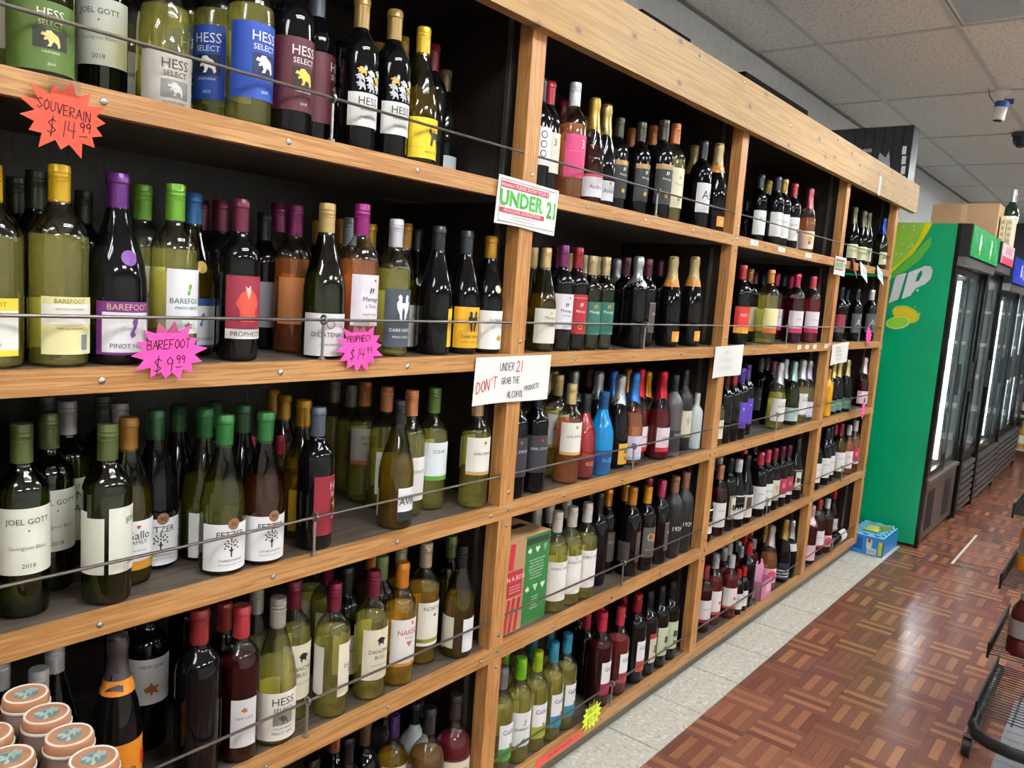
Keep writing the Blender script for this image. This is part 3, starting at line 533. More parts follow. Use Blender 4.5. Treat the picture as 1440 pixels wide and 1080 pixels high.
ZFIX = {'hg': (.008,.098), 'gott': (.072,.176), 'gottside': (.055,.166), 'hgrey': (.010,.093), 'hblue': (.043,.164), 'hmar': (.041,.163), 'hlion': (.047,.112), 'yelcat': (.013,.1), 'greylow': (.012,.074), 'moscback': (.022,.117), 'mosc': (.022,.117), 'bfpur': (.018,.106),
 'bfgrn': (.052,.160), 'bfblu': (.018,.108), 'proph': (.043,.160), 'catena': (.006,.088), 'menw': (.064,.164), 'dhslate': (.022,.149), 'dhyel': (.016,.115), 'florw': (.012,.110), 'gallo': (.030,.119), 'fetz': (.010,.099), 'hred': (.033,.160), 'sutter': (.098,.188), 'avia': (.022,.099), 'grnl': (.077,.171), 'earl': (.098,.188), 'newleaf': (.095,.183), 'hwhite': (.014,.114), 'dbull': (.051,.172), 'naked': (.053,.170), 'fall': (.035,.130)}
for k_, (a_, b_) in ZFIX.items():
    z0, z1, wd, col, desc, ex = LB[k_]; q_ = (b_-a_)/(z1-z0); f_ = lambda z: a_+(z-z0)*q_; ne = []
    for e in ex:
        e = list(e)
        if e[0] == 'r': e[1], e[2] = f_(e[1]), f_(e[2])
        elif e[0] in ('t', 'p', 'e', 'bars'):
            e[3] = f_(e[3])
            if e[0] in ('p', 'bars'): e[2] *= q_
            elif q_ < 1: e[2] *= q_
        elif e[0] == 'back': e[1], e[2] = f_(e[1]), f_(e[2])
        elif e[0] == 'badge': e[2] = f_(e[2])
        ne.append(tuple(e))
    LB[k_] = (a_, b_, wd, col, desc, tuple(ne))
def wrap(verts, r, z0=0.0, dx=0.0):
    return [(r*math.sin((x+dx)/r), -r*math.cos((x+dx)/r), z+z0) for x, z in verts]
def patch(name, r0, r1, z0, z1, wd, seg=20, th=.0006):
    """thin curved sheet (with thickness) following the bottle"""
    v = []; f = []
    for (ra, rb, off) in ((r0+th, r1+th, 0), (r0, r1, 1)):
        for k in range(seg+1):
            a = math.radians(-wd/2+wd*k/seg)
            v.append((ra*math.sin(a), -ra*math.cos(a), z0)); v.append((rb*math.sin(a), -rb*math.cos(a), z1))
    for k in range(seg): f.append((2*k, 2*k+2, 2*k+3, 2*k+1))
    me = bpy.data.meshes.new(name); me.from_pydata(v[:2*(seg+1)], [], f); me.polygons.foreach_set('use_smooth', [True]*len(f)); me.update(); return me
CACHE = {}
def cached(k, fn):
    if k not in CACHE: CACHE[k] = fn()
    return CACHE[k]
def cap_mesh(kind, shp):
    H, pr, zb, zc = SHP[shp]
    if kind in ('foil', 'foilo'):
        za = H-.10; p = [(r+.0007, z) for r, z in pr if za < z < H-.02]
        p = [(rad_at(shp, za)+.0007, za)]+p+[(.0172, H-.03), (.0185, H-.022), (.0175, H-.012), (.0168, H-.004), (.012, H+.001), (.0005, H+.002)]
        mb = MB(); seg = 16; i0 = 0
        for j, (r, z) in enumerate(p):
            for k in range(seg):
                a = 2*math.pi*k/seg; w_ = 1+(.03*math.sin(k*5.1+j*2.3) if 0 < j < len(p)-2 else 0)
                mb.v.append((r*w_*math.cos(a), r*w_*math.sin(a), z+(.008*math.sin(2*a) if j == 0 else 0)))
        for j in range(len(p)-1):
            for k in range(seg):
                k2 = (k+1) % seg; mb.f.append((j*seg+k, j*seg+k2, (j+1)*seg+k2, (j+1)*seg+k)); mb.c.append(None)
        return mb.mesh('foil', True)
    r = rad_at(shp, H-.03)+.0012; za = H-.06
    if kind == 'screw':
        p = [(r-.0009, za), (r, za+.0005), (r, H-.026), (r+.0007, H-.0255), (r+.0007, H-.0245), (r-.0002, H-.024), (r, H-.019), (r+.0006, H-.0175), (r, H-.016), (r, H-.0125), (r+.0006, H-.011), (r, H-.0095), (r+.0002, H-.003), (r-.001, H+.0005), (r-.003, H+.001), (.0005, H+.001)]
    else:
        p = [(r-.0009, za), (r, za+.0005), (r, H-.016), (r+.0014, H-.0145), (r+.0014, H-.005), (r+.0002, H-.0035), (r, H-.001), (r-.0015, H+.001), (.0005, H+.001)]
    return MB().lathe(p, 18).mesh('capsule', True)
def body_mesh(shp): return MB().lathe(SHP[shp][1], 24).mesh('glass_body', True)
def wine_mesh(shp):
    H, pr, zb, zc = SHP[shp]; top = zc-.045 if shp in ('bd', 'mg', 'sp') else zc-.07
    if shp == 'al': top = zc+.02
    if shp == 'ch': top = zc-.02
    p = [(.001, .006)]+[(r*.955, max(z, .006)) for r, z in pr[1:] if z < top and r > .002]
    p.append((rad_at(shp, top)*.955, top)); p.append((.001, top))
    return MB().lathe(p, 24).mesh('wine', True)
def flat_wrapped(name, geo, r, z0, dx):
    me = bpy.data.meshes.new(name); me.from_pydata(wrap(geo[0], r, z0, dx), [], geo[1]); return me
def poly_geo(polys, s, sx=1.0):
    v = []; f = []
    for p in polys:
        i = len(v); v += [(x*s*sx, z*s) for x, z in p]; f.append(tuple(range(i, i+len(p))))
    return v, f
def sliced(geo, step=.0035):
    """cut flat polygons into narrow vertical strips so that they follow the curve"""
    import bmesh
    bm = bmesh.new(); vs_ = [bm.verts.new((x, 0, z)) for x, z in geo[0]]
    for f in geo[1]: bm.faces.new([vs_[i] for i in f])
    xs = [v[0] for v in geo[0]]; x = math.ceil(min(xs)/step)*step
    while x < max(xs):
        bmesh.ops.bisect_plane(bm, geom=bm.verts[:]+bm.edges[:]+bm.faces[:], plane_co=(x, 0, 0), plane_no=(1, 0, 0)); x += step
    bmesh.ops.triangulate(bm, faces=bm.faces[:]); bm.verts.index_update()
    g = ([(v.co.x, v.co.z) for v in bm.verts], [tuple(v.index for v in f.verts) for f in bm.faces]); bm.free()
    return g
def rect_geo(w_, h_, n=20):
    v = []; f = []
    for k in range(n+1): v += [(-w_/2+w_*k/n, -h_/2), (-w_/2+w_*k/n, h_/2)]
    for k in range(n): f.append((2*k, 2*k+2, 2*k+3, 2*k+1))
    return v, f
def build_label(root, shp, key, detail):
    d = LB[key]
    if not d: return
    z0, z1, wd, col, desc, ex = d
    r0, r1 = rad_at(shp, max(z0, .012)), rad_at(shp, max(z1, .012))
    me = cached(('lab', shp, key), lambda: patch('label', r0, r1, z0, z1, wd))
    lab = link('label', me, mat(col, .55), root)
    r = (r0+r1)/2+.0006
    def add(name, mkey, fn, c, rough=.55):
        link(name, cached((shp, key, mkey), fn), mat(c, rough), lab)
    for i, e in enumerate(ex):
        k = e[0]; dx = e[5] if len(e) > 5 else 0
        zz = e[3] if k != 'r' else 0
        rz = rad_at(shp, zz)+.0006 if k not in ('r',) else r
        if k == 'r': add('label_band', i, lambda e=e: patch('label_band', rad_at(shp, max(e[1], .012))+.0002, rad_at(shp, max(e[2], .012))+.0002, e[1], e[2], wd-.5), e[3])
        elif k == 't':
            if not detail and e[2] < .0065: continue
            def mk(e=e, rz=rz, dx=dx):
                g = text_geo(e[1]); h = e[2]; wmax = 2*rz*math.sin(0)+rz*math.radians(wd)*.92
                gw = max(x for x, _ in g[0])*2*h; sx = min(1.0, wmax/max(gw, 1e-5))
                return flat_wrapped('lettering', ([(x*h*sx, y*h) for x, y in g[0]], g[1]), rz+.0008, e[3], dx)
            add('lettering', i, mk, e[4])
        elif k == 'p': add('label_panel', i, lambda e=e, dx=dx: flat_wrapped('label_panel', rect_geo(e[1], e[2]), rad_at(shp, e[3])+.0009, e[3], dx), e[4])
        elif k == 'bars':
            def mk(e=e, dx=dx):
                v = []; f = []
                for q in range(9):
                    i = len(v); a = -e[1]/2+e[1]*q/9; v += [(a, -e[2]/2), (a+e[1]/9*(.35+.3*(q % 3)/2), -e[2]/2), (a+e[1]/9*(.35+.3*(q % 3)/2), e[2]/2), (a, e[2]/2)]; f.append((i, i+1, i+2, i+3))
                return flat_wrapped('barcode', (v, f), rad_at(shp, e[3])+.0012, e[3], dx)
            add('barcode', i, mk, e[4])
        elif k == 'e':
            if e[1] == 'ring':
                def mk(e=e, rz=rz, dx=dx):
                    v = []; f = []; n = 20; s = e[2]
                    for q in range(n): a = 2*math.pi*q/n; v += [(s*.5*math.cos(a), s*.5*math.sin(a)), (s*.38*math.cos(a), s*.38*math.sin(a))]
                    for q in range(n): b_ = (q+1) % n; f.append((2*q, 2*b_, 2*b_+1, 2*q+1))
                    return flat_wrapped('emblem', (v, f), rz+.0011, e[3], dx)
                add('emblem', i, mk, e[4])
            else: add('emblem', i, lambda e=e, rz=rz, dx=dx: flat_wrapped('emblem', sliced(poly_geo(EMB[e[1]], e[2])), rz+.0014, e[3], dx), e[4])
        elif k == 'medal':
            rm = rad_at(shp, e[2])
            def mk(e=e, rm=rm):
                n = 14; v = [(0, -rm-.0015, e[2])]; f = []
                sl = (rad_at(shp, e[2]+.01)-rad_at(shp, e[2]-.01))/.02
                for q in range(n):
                    a = 2*math.pi*q/n; x, z = e[1]*math.cos(a), e[1]*math.sin(a); rr_ = rm+sl*z+.0015
                    v.append((rr_*math.sin(x/rr_), -rr_*math.cos(x/rr_), e[2]+z))
                for q in range(n): f.append((0, 1+q, 1+(q+1) % n))
                me = bpy.data.meshes.new('medal'); me.from_pydata(v, [], f); return me
            add('medal', i, mk, e[4], .35)
        elif k == 'badge':
            add('badge', i, lambda e=e: flat_wrapped('badge', sliced(poly_geo(EMB['disc'], e[1]*2)), rad_at(shp, e[2])+.0012, e[2], .004), e[4], .4)
            def mk2(e=e):
                g = text_geo('90'); return flat_wrapped('lettering', ([(x*.0085+.004, y*.0085) for x, y in g[0]], g[1]), rad_at(shp, e[2])+.0018, e[2], 0)
            add('lettering', ('b', i), mk2, '2a1c14')
        elif k == 'lions':
            for q, (x, z, c) in enumerate([(-.017,.152,'d8a84a'),(.004,.148,'c8c8cc'),(.024,.152,'b8b8bc'),(-.020,.139,'b8b8bc'),(.0,.136,'d0d0d4'),(.021,.138,'d8a84a'),(-.018,.125,'c8c8cc'),(.003,.123,'b0b0b4'),(.023,.124,'c8c8cc')]):
                add('emblem', ('l', q), lambda x=x, z=z: flat_wrapped('emblem', sliced(poly_geo(EMB['lion'], .021)), rad_at(shp, .15)+.001, z, x), c)
        elif k == 'back':
            me2 = cached(('back', shp, key), lambda: patch('back_label', r0, r1, e[1], e[2], 70))
            b_ = link('back_label', me2, mat(e[4], .6), root); b_.rotation_euler = (0, 0, math.radians(-105))
ROWN = {1: 'top shelf', 2: 'second shelf', 3: 'middle shelf', 4: 'fourth shelf', 5: 'bottom shelf'}
BAYN = {4: 'bay nearest cooler', 3: 'second bay from cooler', 2: 'third bay from cooler', 1: 'fourth bay from cooler'}
D={
'h_green':'bg G w screw 5a6a2a hg',
'souv':'bd C w screw 8a8a86 souv',
'gott':'bd G w screw 55603a gott',
'tanback':'bd C w screw c8b48a cream',
'h_grey':'bg C w screw 9a958a hgrey',
'h_blue':'bd C w screw 20409a hblue',
'h_blueb':'bd C w screw 20409a hblue',
'h_mar':'bd K n cork 2a2a30 hmar',
'h_marb':'bd K n cork 5a5f68 hmarb',
'h_lion':'bd K n cork a88445 hlion',
'ygold':'bg A y screw b89028 yel',
'ycap':'bg A y screw e0bc20 yelcat',
'redback':'bd K n cork 7c1424 none',
'coeur':'bg K n cork 8a7350 greylow',
'darkb':'bd K n cork 15151a none',
'bf_mag':'mg C w screw e0b010 moscback',
'bf_magl':'mg C w screw e0b010 mosc',
'bf_pur':'mb K n cork 6a2880 bfpur',
'bf_grn':'bd C w screw 6fae2c bfgrn',
'bf_blu':'bg A y cork 2a6ea8 bfblu',
'dkcap':'bd K n screw 2c3420 none',
'proph':'bd K n cork 6a1838 proph',
'prophb':'bd K n cork 6a1838 none',
'rose_or':'bd C o screw 8a2060 orange',
'catena':'bg G w screw d0b070 catena',
'menage_r':'bd C o screw a02078 menw',
'must':'bg A y cork b88018 florw',
'silv':'bd C w screw 90a0a0 cream',
'dhw':'bd C w screw e0e0ea dhslate',
'dkburg':'bg K n cork 2a2e34 yellab',
'dhorse':'bg K n cork 3a4048 dhyel',
'florian':'bg K n cork c08a18 florw',
'greylab':'bd K n cork 20202a greyl',
'yelslim':'bg A y cork d0a818 yellab',
'gott3':'bd G w screw 5c6a3a gott',
'gottback':'bd G w screw 5c6a3a gottside',
'whcap':'bd A w screw d8d4dc vino',
'gallo':'bg A y cork b0792a gallo',
'greyc':'bd G w screw 77747c none',
'dkgr':'bd G w screw 2a2f20 none',
'fetz':'bg A w cork 2f7a3a fetz',
'fetzd':'bg K n cork 2a5a34 fetz',
'fetzr':'bg A p cork 2f7a3a fetz',
'pinkmini':'bd P p screw c02850 none',
'mustd':'bg A y cork c08a10 yellab',
'hessred':'bd K n cork 5a6070 hred',
'clearb':'bd C w screw a0a090 none',
'sutter':'bd C w screw d8804a sutter',
'sutterb':'bd C w screw e0905a whitel',
'avia':'bg A y screw 14161c avia',
'grncap':'bd C w screw 7aa050 grnl',
'earl':'bd C w cork c8a070 earl',
'whburg':'bg K n screw e8e8e8 none',
'champart':'ch K n foilo 5a5456 art',
'newleaf':'bd K n cork 2a1a1a newleaf',
'redK':'bd K n cork a03030 cream',
'rosedk':'bd R r cork c84048 fall',
'h_pg':'bg C w screw b0aea4 hwhite',
'greycap':'bg C w screw b0aea4 none',
'dbull':'bd C w screw 7a1838 dbull',
'dkgl':'bd K n cork 1c2420 cream',
'naked':'bd C y cork d08020 naked',
'orcap':'bd A y cork d08828 none',
'olcap':'bd G w screw 8a9a6a none',
'tancap':'bd C y screw c8b8a0 norton',
'grcap4':'bd G w screw 6a8a50 blackart',
'blkcap4':'bg A y screw 18181c whites',
'redKn':'bd K n cork a03030 none',
'orcork':'bd K n cork c07040 none',
'etched':'sp K n cork 5a4a38 none',
'purpsp':'sp C y screw 4a2a78 whitel',
'cloudy':'sp W c cork 20242a whitel',
'tansp':'sp C t cork 2a2a2c spir',
'redsp':'sp C q cork 3a3234 spirc',
'clearsp':'sp C c screw c8c8cc none',
'blkb':'bd K n cork 101014 none',
'circ':'bd K n cork 303036 circ',
'three':'bd K n cork b02038 three',
'threep':'bd C o screw eceaf0 threep',
'andrer':'ch R r foil c0a050 andrer',
'andre':'ch K n foil b8a060 andre',
'blkgold':'bd K n screw 4a4638 mblk',
'orK':'bd A y screw c06a30 mcream',
'orClear':'bd C w screw d07a40 mcream',
'abw':'bd K n cork 202028 abw',
'prosec':'ch K n foilo c8b078 orlab',
'gato':'bg A y screw d8b878 gato',
'menp':'bd K n screw 7a2060 menw',
'menr':'bd K n screw a02030 menr',
'meng':'bd G w screw c8b080 mengr',
'silfoil':'bd K n foil d0d4d8 none',
'mendk':'bd K n screw 5a2030 menbr',
'mattblk':'bg M n cork 303434 teal',
'earlK':'bd K n screw 202830 earlk',
'earlw':'bd C w screw d8bc80 earl',
'earlr':'bd C o screw d8c080 earl',
'alred':'al R R screw 1c2028 alr',
'alblu':'al B b screw 1a5a90 alb',
'brutart':'ch K n foil c8ccd0 artlow',
'blufoil':'ch C o foil 3a78c8 lilac',
'orfoil':'ch C o foil e0901a earlo',
'redfoil':'ch C q foil c02030 redl',
'frost':'bd F f screw 1a1a1e frostl',
'mattc':'bd M n cork 303032 creamb',
'smallw':'bd W c screw f0f0f0 none',
'noble':'bd C w screw e4e0d8 noble',
'noblb':'bd G w screw c8c4bc none',
'orDark':'bd K n cork c88018 dkbrown',
'orDaou':'bd K n cork d89018 dkor',
'pinkK':'bd K n cork b03058 menbr',
'm19':'bd M n cork 9a6a50 m19',
'gsil':'bd C w screw 8a8488 gallog',
'bfg':'bd C w screw 7acc20 bfgrn2',
'glime':'bd C w screw a8c420 gallol',
'gteal':'bd C w screw 2a90b0 gallot',
'gtealb':'bd C w screw 2a7898 none',
'grednk':'bd K n screw c02848 gallor',
'gpink':'bd R r screw d02850 gallor',
'grose':'bd R p screw c83848 gallor',
'gdk':'bd K n screw a01828 galloo',
'blkp':'bd K n screw 141418 phor',
'blkpg':'bd K n screw 141418 phog',
'silg':'bd K n screw 9a9a9a phow',
'dkK':'bd K n cork 26262c none',
'goldwh':'bd K n cork b89848 whitel',
'dkwh':'bd K n cork 3a3c44 whitel',
'redwh':'bd K n cork b83048 whitel',
'pinkch':'ch C o foil c86070 flower',
'bxred':'mg K n cork c83838 bxred',
'bxtan':'mg K n cork d09050 bxcr',
'bxmar':'mg K n cork 7a2040 none',
'bxteal':'mg K n cork 20505a none',
'bxor':'mg C w cork e0964a bxor',
'bxpink':'mg R r cork b83050 bxpk',
'bxmag':'mg R r cork c82860 bxpk',
'bxpk2':'mg R p cork d84858 bxpk',
'bxgrn':'mg C p cork 8aa040 bxgr',
'tealsm':'bd C w screw 80b0b0 cream',
'marr':'bd K n cork 5a1830 none',
'redk':'bd K n cork b02828 none',
'purp':'bd K n cork 5a3aa0 purp',
'slate':'bd K n cork 6a665c slatel',
'marl':'bd K n cork 7a3038 brownl',
'wfoil':'ch C w foil e4e4ea whitel',
'tfoil':'ch G w foil a8c8c8 tealw',
'lfoil':'ch C w foil c8b8d0 lilac',
'tanrose':'bd R r cork b87850 whitel',
'wback':'bd K n screw e0e0e4 none',
'blkpic':'bd K n cork 1a1a1e pic',
'whw':'bg K n screw e8e8ec whitel',
'blkpic2':'bg K n cork 1a1a1e picw',
'pinkw':'bd K n cork c83850 whitel',
'marw':'bd K n cork 7a1c30 creamb',
'marp':'bd K n cork 5a1828 pinkl',
'blkburg':'bg K n cork 141418 pic',
'marrose':'bd R r screw a02848 whred',
'silrose':'bd R p screw d0d0d4 peach',
'silpl':'bd R p screw d4d4d8 none',
'redmini':'bd K n screw d02020 whitel',
'redc':'bd K n screw c02028 none',
'limeb':'bd K n screw 8acc28 lime',
'oval':'ch C o foil f0d8d8 oval',
'navy':'ch K n foil c8a050 navy',
'goldb':'ch K n foil b89848 none',
'blksil':'ch K n foil c0c4c8 silverl',
'ovalc':'ch K n foil 5a5a40 creamov',
'bluegr':'ch G w foil 2a4aa0 creamov',
'dkmar':'bd K n cork 202024 marlow',
'dkblue':'bd K n cork 1a2a50 none',
'dkgrey':'bd K n cork 2a2a2c greyb',
'whgrey':'bd K n cork e8e4dc greyb',
'yelbot':'bd Y y cork e0a020 none',
'goldch':'ch K n foil d8c080 greenl',
'pkch':'ch R r foil f0d8e0 pinkov',
'blkwh':'bd K n cork 1c1c20 whitel',
'redamb':'bd A y cork a82030 whitel',
'orwine':'bd C o screw e0dcd8 whitel',
'bow':'bd C o screw d8d8d8 pinkl',
'pkpat':'bd R r foil e8c8d0 pinkov',
'redbig':'mg R r cork c03040 whred',
'whredc':'mg R r screw e8e0e0 oval',
'dkwhl':'bd R r cork 5a5048 whitel',
'redbg':'bg K n cork c82028 redl',
}
BOTTLES=[
(1,1,'tanback',0.428,0.132,-12,1),(1,1,'h_green',0.459,0.055,-8,1),(1,1,'souv',0.595,0.300,-22,1),(1,1,'gott',0.616,0.224,-32,1),(1,1,'tanback',0.724,0.370,-12,1),
(1,1,'h_grey',0.662,0.110,-2,1),(1,1,'h_blueb',0.754,0.213,-12,1),(1,1,'h_blueb',0.769,0.135,-60,1),(1,1,'h_blue',0.782,0.055,0,1),(1,1,'h_mar',0.864,0.055,-6,1),
(1,1,'h_marb',0.962,0.120,40,1),(1,1,'h_lion',1.016,0.055,-6,0.942),(1,1,'h_lion',1.099,0.055,-6,0.948),(1,1,'ygold',1.241,0.264,-12,0.97),(1,1,'ygold',1.234,0.179,-12,0.97),
(1,1,'ycap',1.176,0.052,0,0.922),(1,1,'redback',1.312,0.161,-12,0.97),(1,1,'coeur',1.426,0.231,-2,0.912),(1,1,'darkb',1.200,0.350,-12,0.97),(1,1,'darkb',0.771,0.290,-12,1),
(2,1,'bf_magl',0.399,0.058,-27,0.828),(2,1,'bf_mag',0.485,0.058,0,0.866),(2,1,'dkcap',0.483,0.211,-12,0.91),(2,1,'dkcap',0.484,0.138,-12,0.935),(2,1,'dkcap',0.594,0.240,-12,0.893),
(2,1,'bf_pur',0.570,0.065,2,0.911),(2,1,'bf_grn',0.655,0.160,8,0.947),(2,1,'bf_grn',0.655,0.052,10,0.943),(2,1,'bf_blu',0.734,0.140,-2,0.944),(2,1,'prophb',0.839,0.300,-12,0.943),
(2,1,'prophb',0.816,0.190,-12,0.93),(2,1,'proph',0.773,0.055,-4,0.915),(2,1,'greylab',0.931,0.220,-12,0.9),(2,1,'rose_or',0.992,0.264,-32,0.991),(2,1,'rose_or',0.952,0.150,-22,0.954),
(2,1,'catena',0.954,0.054,-16,0.975),(2,1,'must',1.105,0.277,-12,0.919),(2,1,'must',1.107,0.198,-12,0.931),(2,1,'silv',1.072,0.130,-12,0.92),(2,1,'menage_r',1.035,0.050,2,0.994),
(2,1,'yelslim',1.187,0.201,-12,0.924),(2,1,'dhw',1.127,0.050,-4,0.931),(2,1,'must',1.232,0.135,30,0.946),(2,1,'dkburg',1.389,0.260,-12,0.957),(2,1,'dkburg',1.254,0.052,45,0.936),
(2,2,'yelslim',1.564,0.256,-12,0.973),(2,1,'dhorse',1.348,0.055,-6,0.933),(2,1,'florian',1.427,0.050,-4,0.918),(3,1,'gott3',0.443,0.082,-6,0.955),(3,1,'gott3',0.508,0.156,-2,0.955),
(3,1,'whcap',0.573,0.249,8,0.955),(3,1,'greyc',0.652,0.294,-12,0.946),(3,1,'whcap',0.649,0.219,-12,0.94),(3,1,'greyc',0.569,0.324,-12,0.948),(3,1,'gottback',0.552,0.050,40,0.939),
(3,1,'gallo',0.610,0.105,0,0.936),(3,1,'fetzd',0.678,0.147,-12,0.937),(3,1,'fetzd',0.753,0.210,-26,0.919),(3,1,'fetz',0.761,0.132,8,0.931),(3,1,'fetz',0.752,0.051,-8,0.94),
(3,1,'fetzd',0.831,0.217,-12,0.917),(3,1,'fetzd',0.840,0.134,-12,0.934),(3,1,'fetzr',0.833,0.050,-8,0.933),(3,1,'pinkmini',0.895,0.190,-12,0.67),(3,1,'pinkmini',0.965,0.191,-12,0.651),
(3,1,'mustd',1.029,0.316,-12,0.912),(3,1,'mustd',1.006,0.241,-12,0.912),(3,1,'mustd',0.971,0.125,-32,0.939),(3,1,'hessred',0.950,0.050,42,0.925),(3,1,'clearb',1.269,0.401,-12,0.888),
(3,1,'sutter',1.240,0.251,-16,0.955),(3,1,'sutterb',1.240,0.175,-2,0.95),(3,1,'sutterb',1.247,0.100,2,0.955),(3,1,'avia',1.164,0.050,4,0.932),(3,1,'grncap',1.325,0.104,-16,0.955),
(3,1,'earl',1.419,0.050,-8,0.928),(3,1,'clearb',1.264,0.330,-12,0.888),(4,1,'whburg',0.439,0.163,-12,0.902),(4,1,'whburg',0.516,0.154,-12,0.925),(4,1,'whburg',0.468,0.090,-12,0.902),
(4,1,'champart',0.582,0.075,6,0.955),(4,1,'newleaf',0.694,0.200,-12,1),(4,1,'newleaf',0.692,0.279,-12,1),(4,1,'redKn',0.713,0.051,-12,1.028),(4,1,'redKn',0.806,0.124,-12,0.902),
(4,1,'rosedk',0.795,0.049,-17,0.973),(4,1,'greycap',0.898,0.157,-12,0.902),(4,1,'h_pg',0.875,0.051,-10,0.962),(4,1,'dbull',0.943,0.095,2,0.964),(4,1,'dbull',1.104,0.194,-12,0.902),
(4,1,'dbull',1.010,0.050,48,0.936),(4,1,'dbull',1.121,0.270,-12,0.902),(4,1,'dkgl',1.101,0.122,-12,0.902),(4,1,'dbull',1.115,0.050,-4,0.937),(4,1,'orcap',1.232,0.191,-12,0.902),
(4,1,'olcap',1.206,0.125,-12,0.905),(4,1,'naked',1.200,0.050,-6,0.929),(4,1,'tancap',1.303,0.163,-12,0.902),(4,1,'tancap',1.311,0.088,2,0.97),(4,1,'grcap4',1.431,0.118,-20,0.918),
(4,1,'blkcap4',1.397,0.050,8,0.927),(4,1,'blkb',0.826,0.300,-12,0.902),(5,1,'orcork',1.117,0.158,-12,0.902),(5,1,'blkb',1.095,0.086,-12,0.97),(5,1,'etched',1.198,0.145,-12,0.98),
(5,1,'purpsp',1.282,0.134,-12,0.92),(5,1,'clearsp',1.333,0.220,-12,0.911),(5,1,'cloudy',1.363,0.142,-12,0.911),(5,1,'tansp',1.326,0.059,-12,1.039),(5,1,'redsp',1.418,0.057,-12,1.039),
(5,2,'clearsp',1.563,0.250,-12,0.911),(5,1,'blkb',1.425,0.187,-12,0.902),(5,1,'blkb',0.992,0.076,-12,0.97),(1,2,'circ',1.579,0.055,-22,0.902),(1,2,'three',1.651,0.082,-12,0.942),
(1,2,'threep',1.724,0.055,-2,0.982),(1,2,'redback',1.854,0.189,-12,0.97),(1,2,'andrer',1.823,0.058,-22,0.902),(1,2,'andre',1.900,0.069,-12,0.902),(1,2,'orK',2.055,0.239,-12,0.97),
(1,2,'blkgold',2.021,0.100,-12,0.902),(1,2,'orK',2.289,0.224,-12,1.005),(1,2,'blkgold',2.096,0.070,-12,0.902),(1,2,'orK',2.288,0.143,-12,1.013),(1,2,'blkgold',2.197,0.052,-22,0.986),
(1,2,'orClear',2.289,0.062,-17,1.014),(1,2,'prosec',2.609,0.153,-12,0.97),(1,2,'abw',2.476,0.055,-12,0.952),(1,2,'prosec',2.605,0.060,-7,0.975),(2,2,'gato',1.676,0.117,-12,0.893),
(2,2,'gato',1.643,0.048,-12,0.885),(2,2,'marr',1.886,0.235,-12,0.942),(2,2,'menp',1.718,0.047,-20,0.918),(2,2,'marr',1.853,0.166,-12,0.939),(2,2,'menr',1.791,0.051,-20,0.919),
(2,2,'meng',1.925,0.174,-12,0.893),(2,2,'meng',1.863,0.050,-22,0.863),(2,2,'meng',1.996,0.170,-12,0.893),(2,2,'meng',1.934,0.051,-22,0.87),(2,2,'meng',2.069,0.170,-12,0.893),
(2,2,'silfoil',2.194,0.176,-12,0.904),(2,2,'mendk',2.152,0.116,-20,0.911),(2,2,'silfoil',2.118,0.052,-12,0.921),(2,2,'mendk',2.234,0.085,8,0.916),(2,2,'mendk',2.376,0.210,-12,0.959),
(2,2,'prosec',2.354,0.060,-2,0.946),(2,2,'prosec',2.507,0.060,3,0.982),(2,3,'mattblk',2.756,0.120,-30,0.939),(2,2,'marr',2.614,0.250,-12,0.977),(3,2,'earlK',1.564,0.049,-17,0.964),
(3,2,'earlK',1.655,0.050,-17,0.943),(3,2,'earlr',1.796,0.200,-12,0.899),(3,2,'earlw',1.893,0.199,-12,0.955),(3,2,'earlr',1.964,0.225,-12,0.957),(3,2,'earlw',1.844,0.120,-18,0.978),
(3,2,'silfoil',2.065,0.216,-12,0.955),(3,2,'earlr',1.813,0.050,-18,0.929),(3,2,'alred',1.897,0.055,-12,0.941),(3,2,'marr',2.156,0.224,-12,0.955),(3,2,'alblu',1.987,0.052,-12,0.946),
(3,2,'brutart',2.110,0.153,-12,0.936),(3,2,'brutart',2.111,0.073,-2,0.928),(3,2,'blufoil',2.193,0.152,-12,0.941),(3,2,'blufoil',2.192,0.070,-17,0.944),
(3,2,'orfoil',2.377,0.208,-12,0.912),(3,2,'orfoil',2.378,0.129,-7,0.912),(3,2,'redfoil',2.282,0.103,-12,0.965),(3,2,'redfoil',2.349,0.056,-2,0.945),(3,2,'frost',2.426,0.050,-12,0.924),
(3,2,'mattc',2.572,0.086,-22,0.952),(3,2,'smallw',2.632,0.060,-12,0.67),(4,2,'noble',1.794,0.050,-20,0.961),(4,2,'noble',1.871,0.052,-20,0.962),(4,2,'noble',1.947,0.050,-20,0.958),
(4,2,'noblb',1.796,0.125,-12,0.931),(4,2,'noblb',1.869,0.132,-12,0.925),(4,2,'noblb',1.946,0.125,-12,0.938),(4,2,'orDark',2.171,0.117,-32,0.931),(4,2,'orDark',2.273,0.115,-12,0.931),
(4,2,'orDark',2.220,0.056,18,0.97),(4,2,'orDaou',2.310,0.050,-12,0.935),(4,2,'pinkK',2.405,0.050,18,0.961),(4,2,'pinkK',2.442,0.121,-12,0.918),(4,2,'m19',2.501,0.049,-24,0.961),
(4,2,'m19',2.582,0.050,-24,0.969),(4,2,'darkb',2.106,0.151,-12,0.902),(4,2,'darkb',2.064,0.084,-12,0.97),(5,2,'three',1.665,0.124,18,0.902),(5,2,'gsil',1.593,0.050,-2,0.991),
(5,2,'bfg',1.673,0.049,-18,0.985),(5,2,'glime',1.751,0.050,-14,0.966),(5,2,'gteal',1.829,0.050,-2,0.97),(5,2,'gteal',1.906,0.056,-2,0.97),(5,2,'bfg',1.732,0.154,-12,0.902),
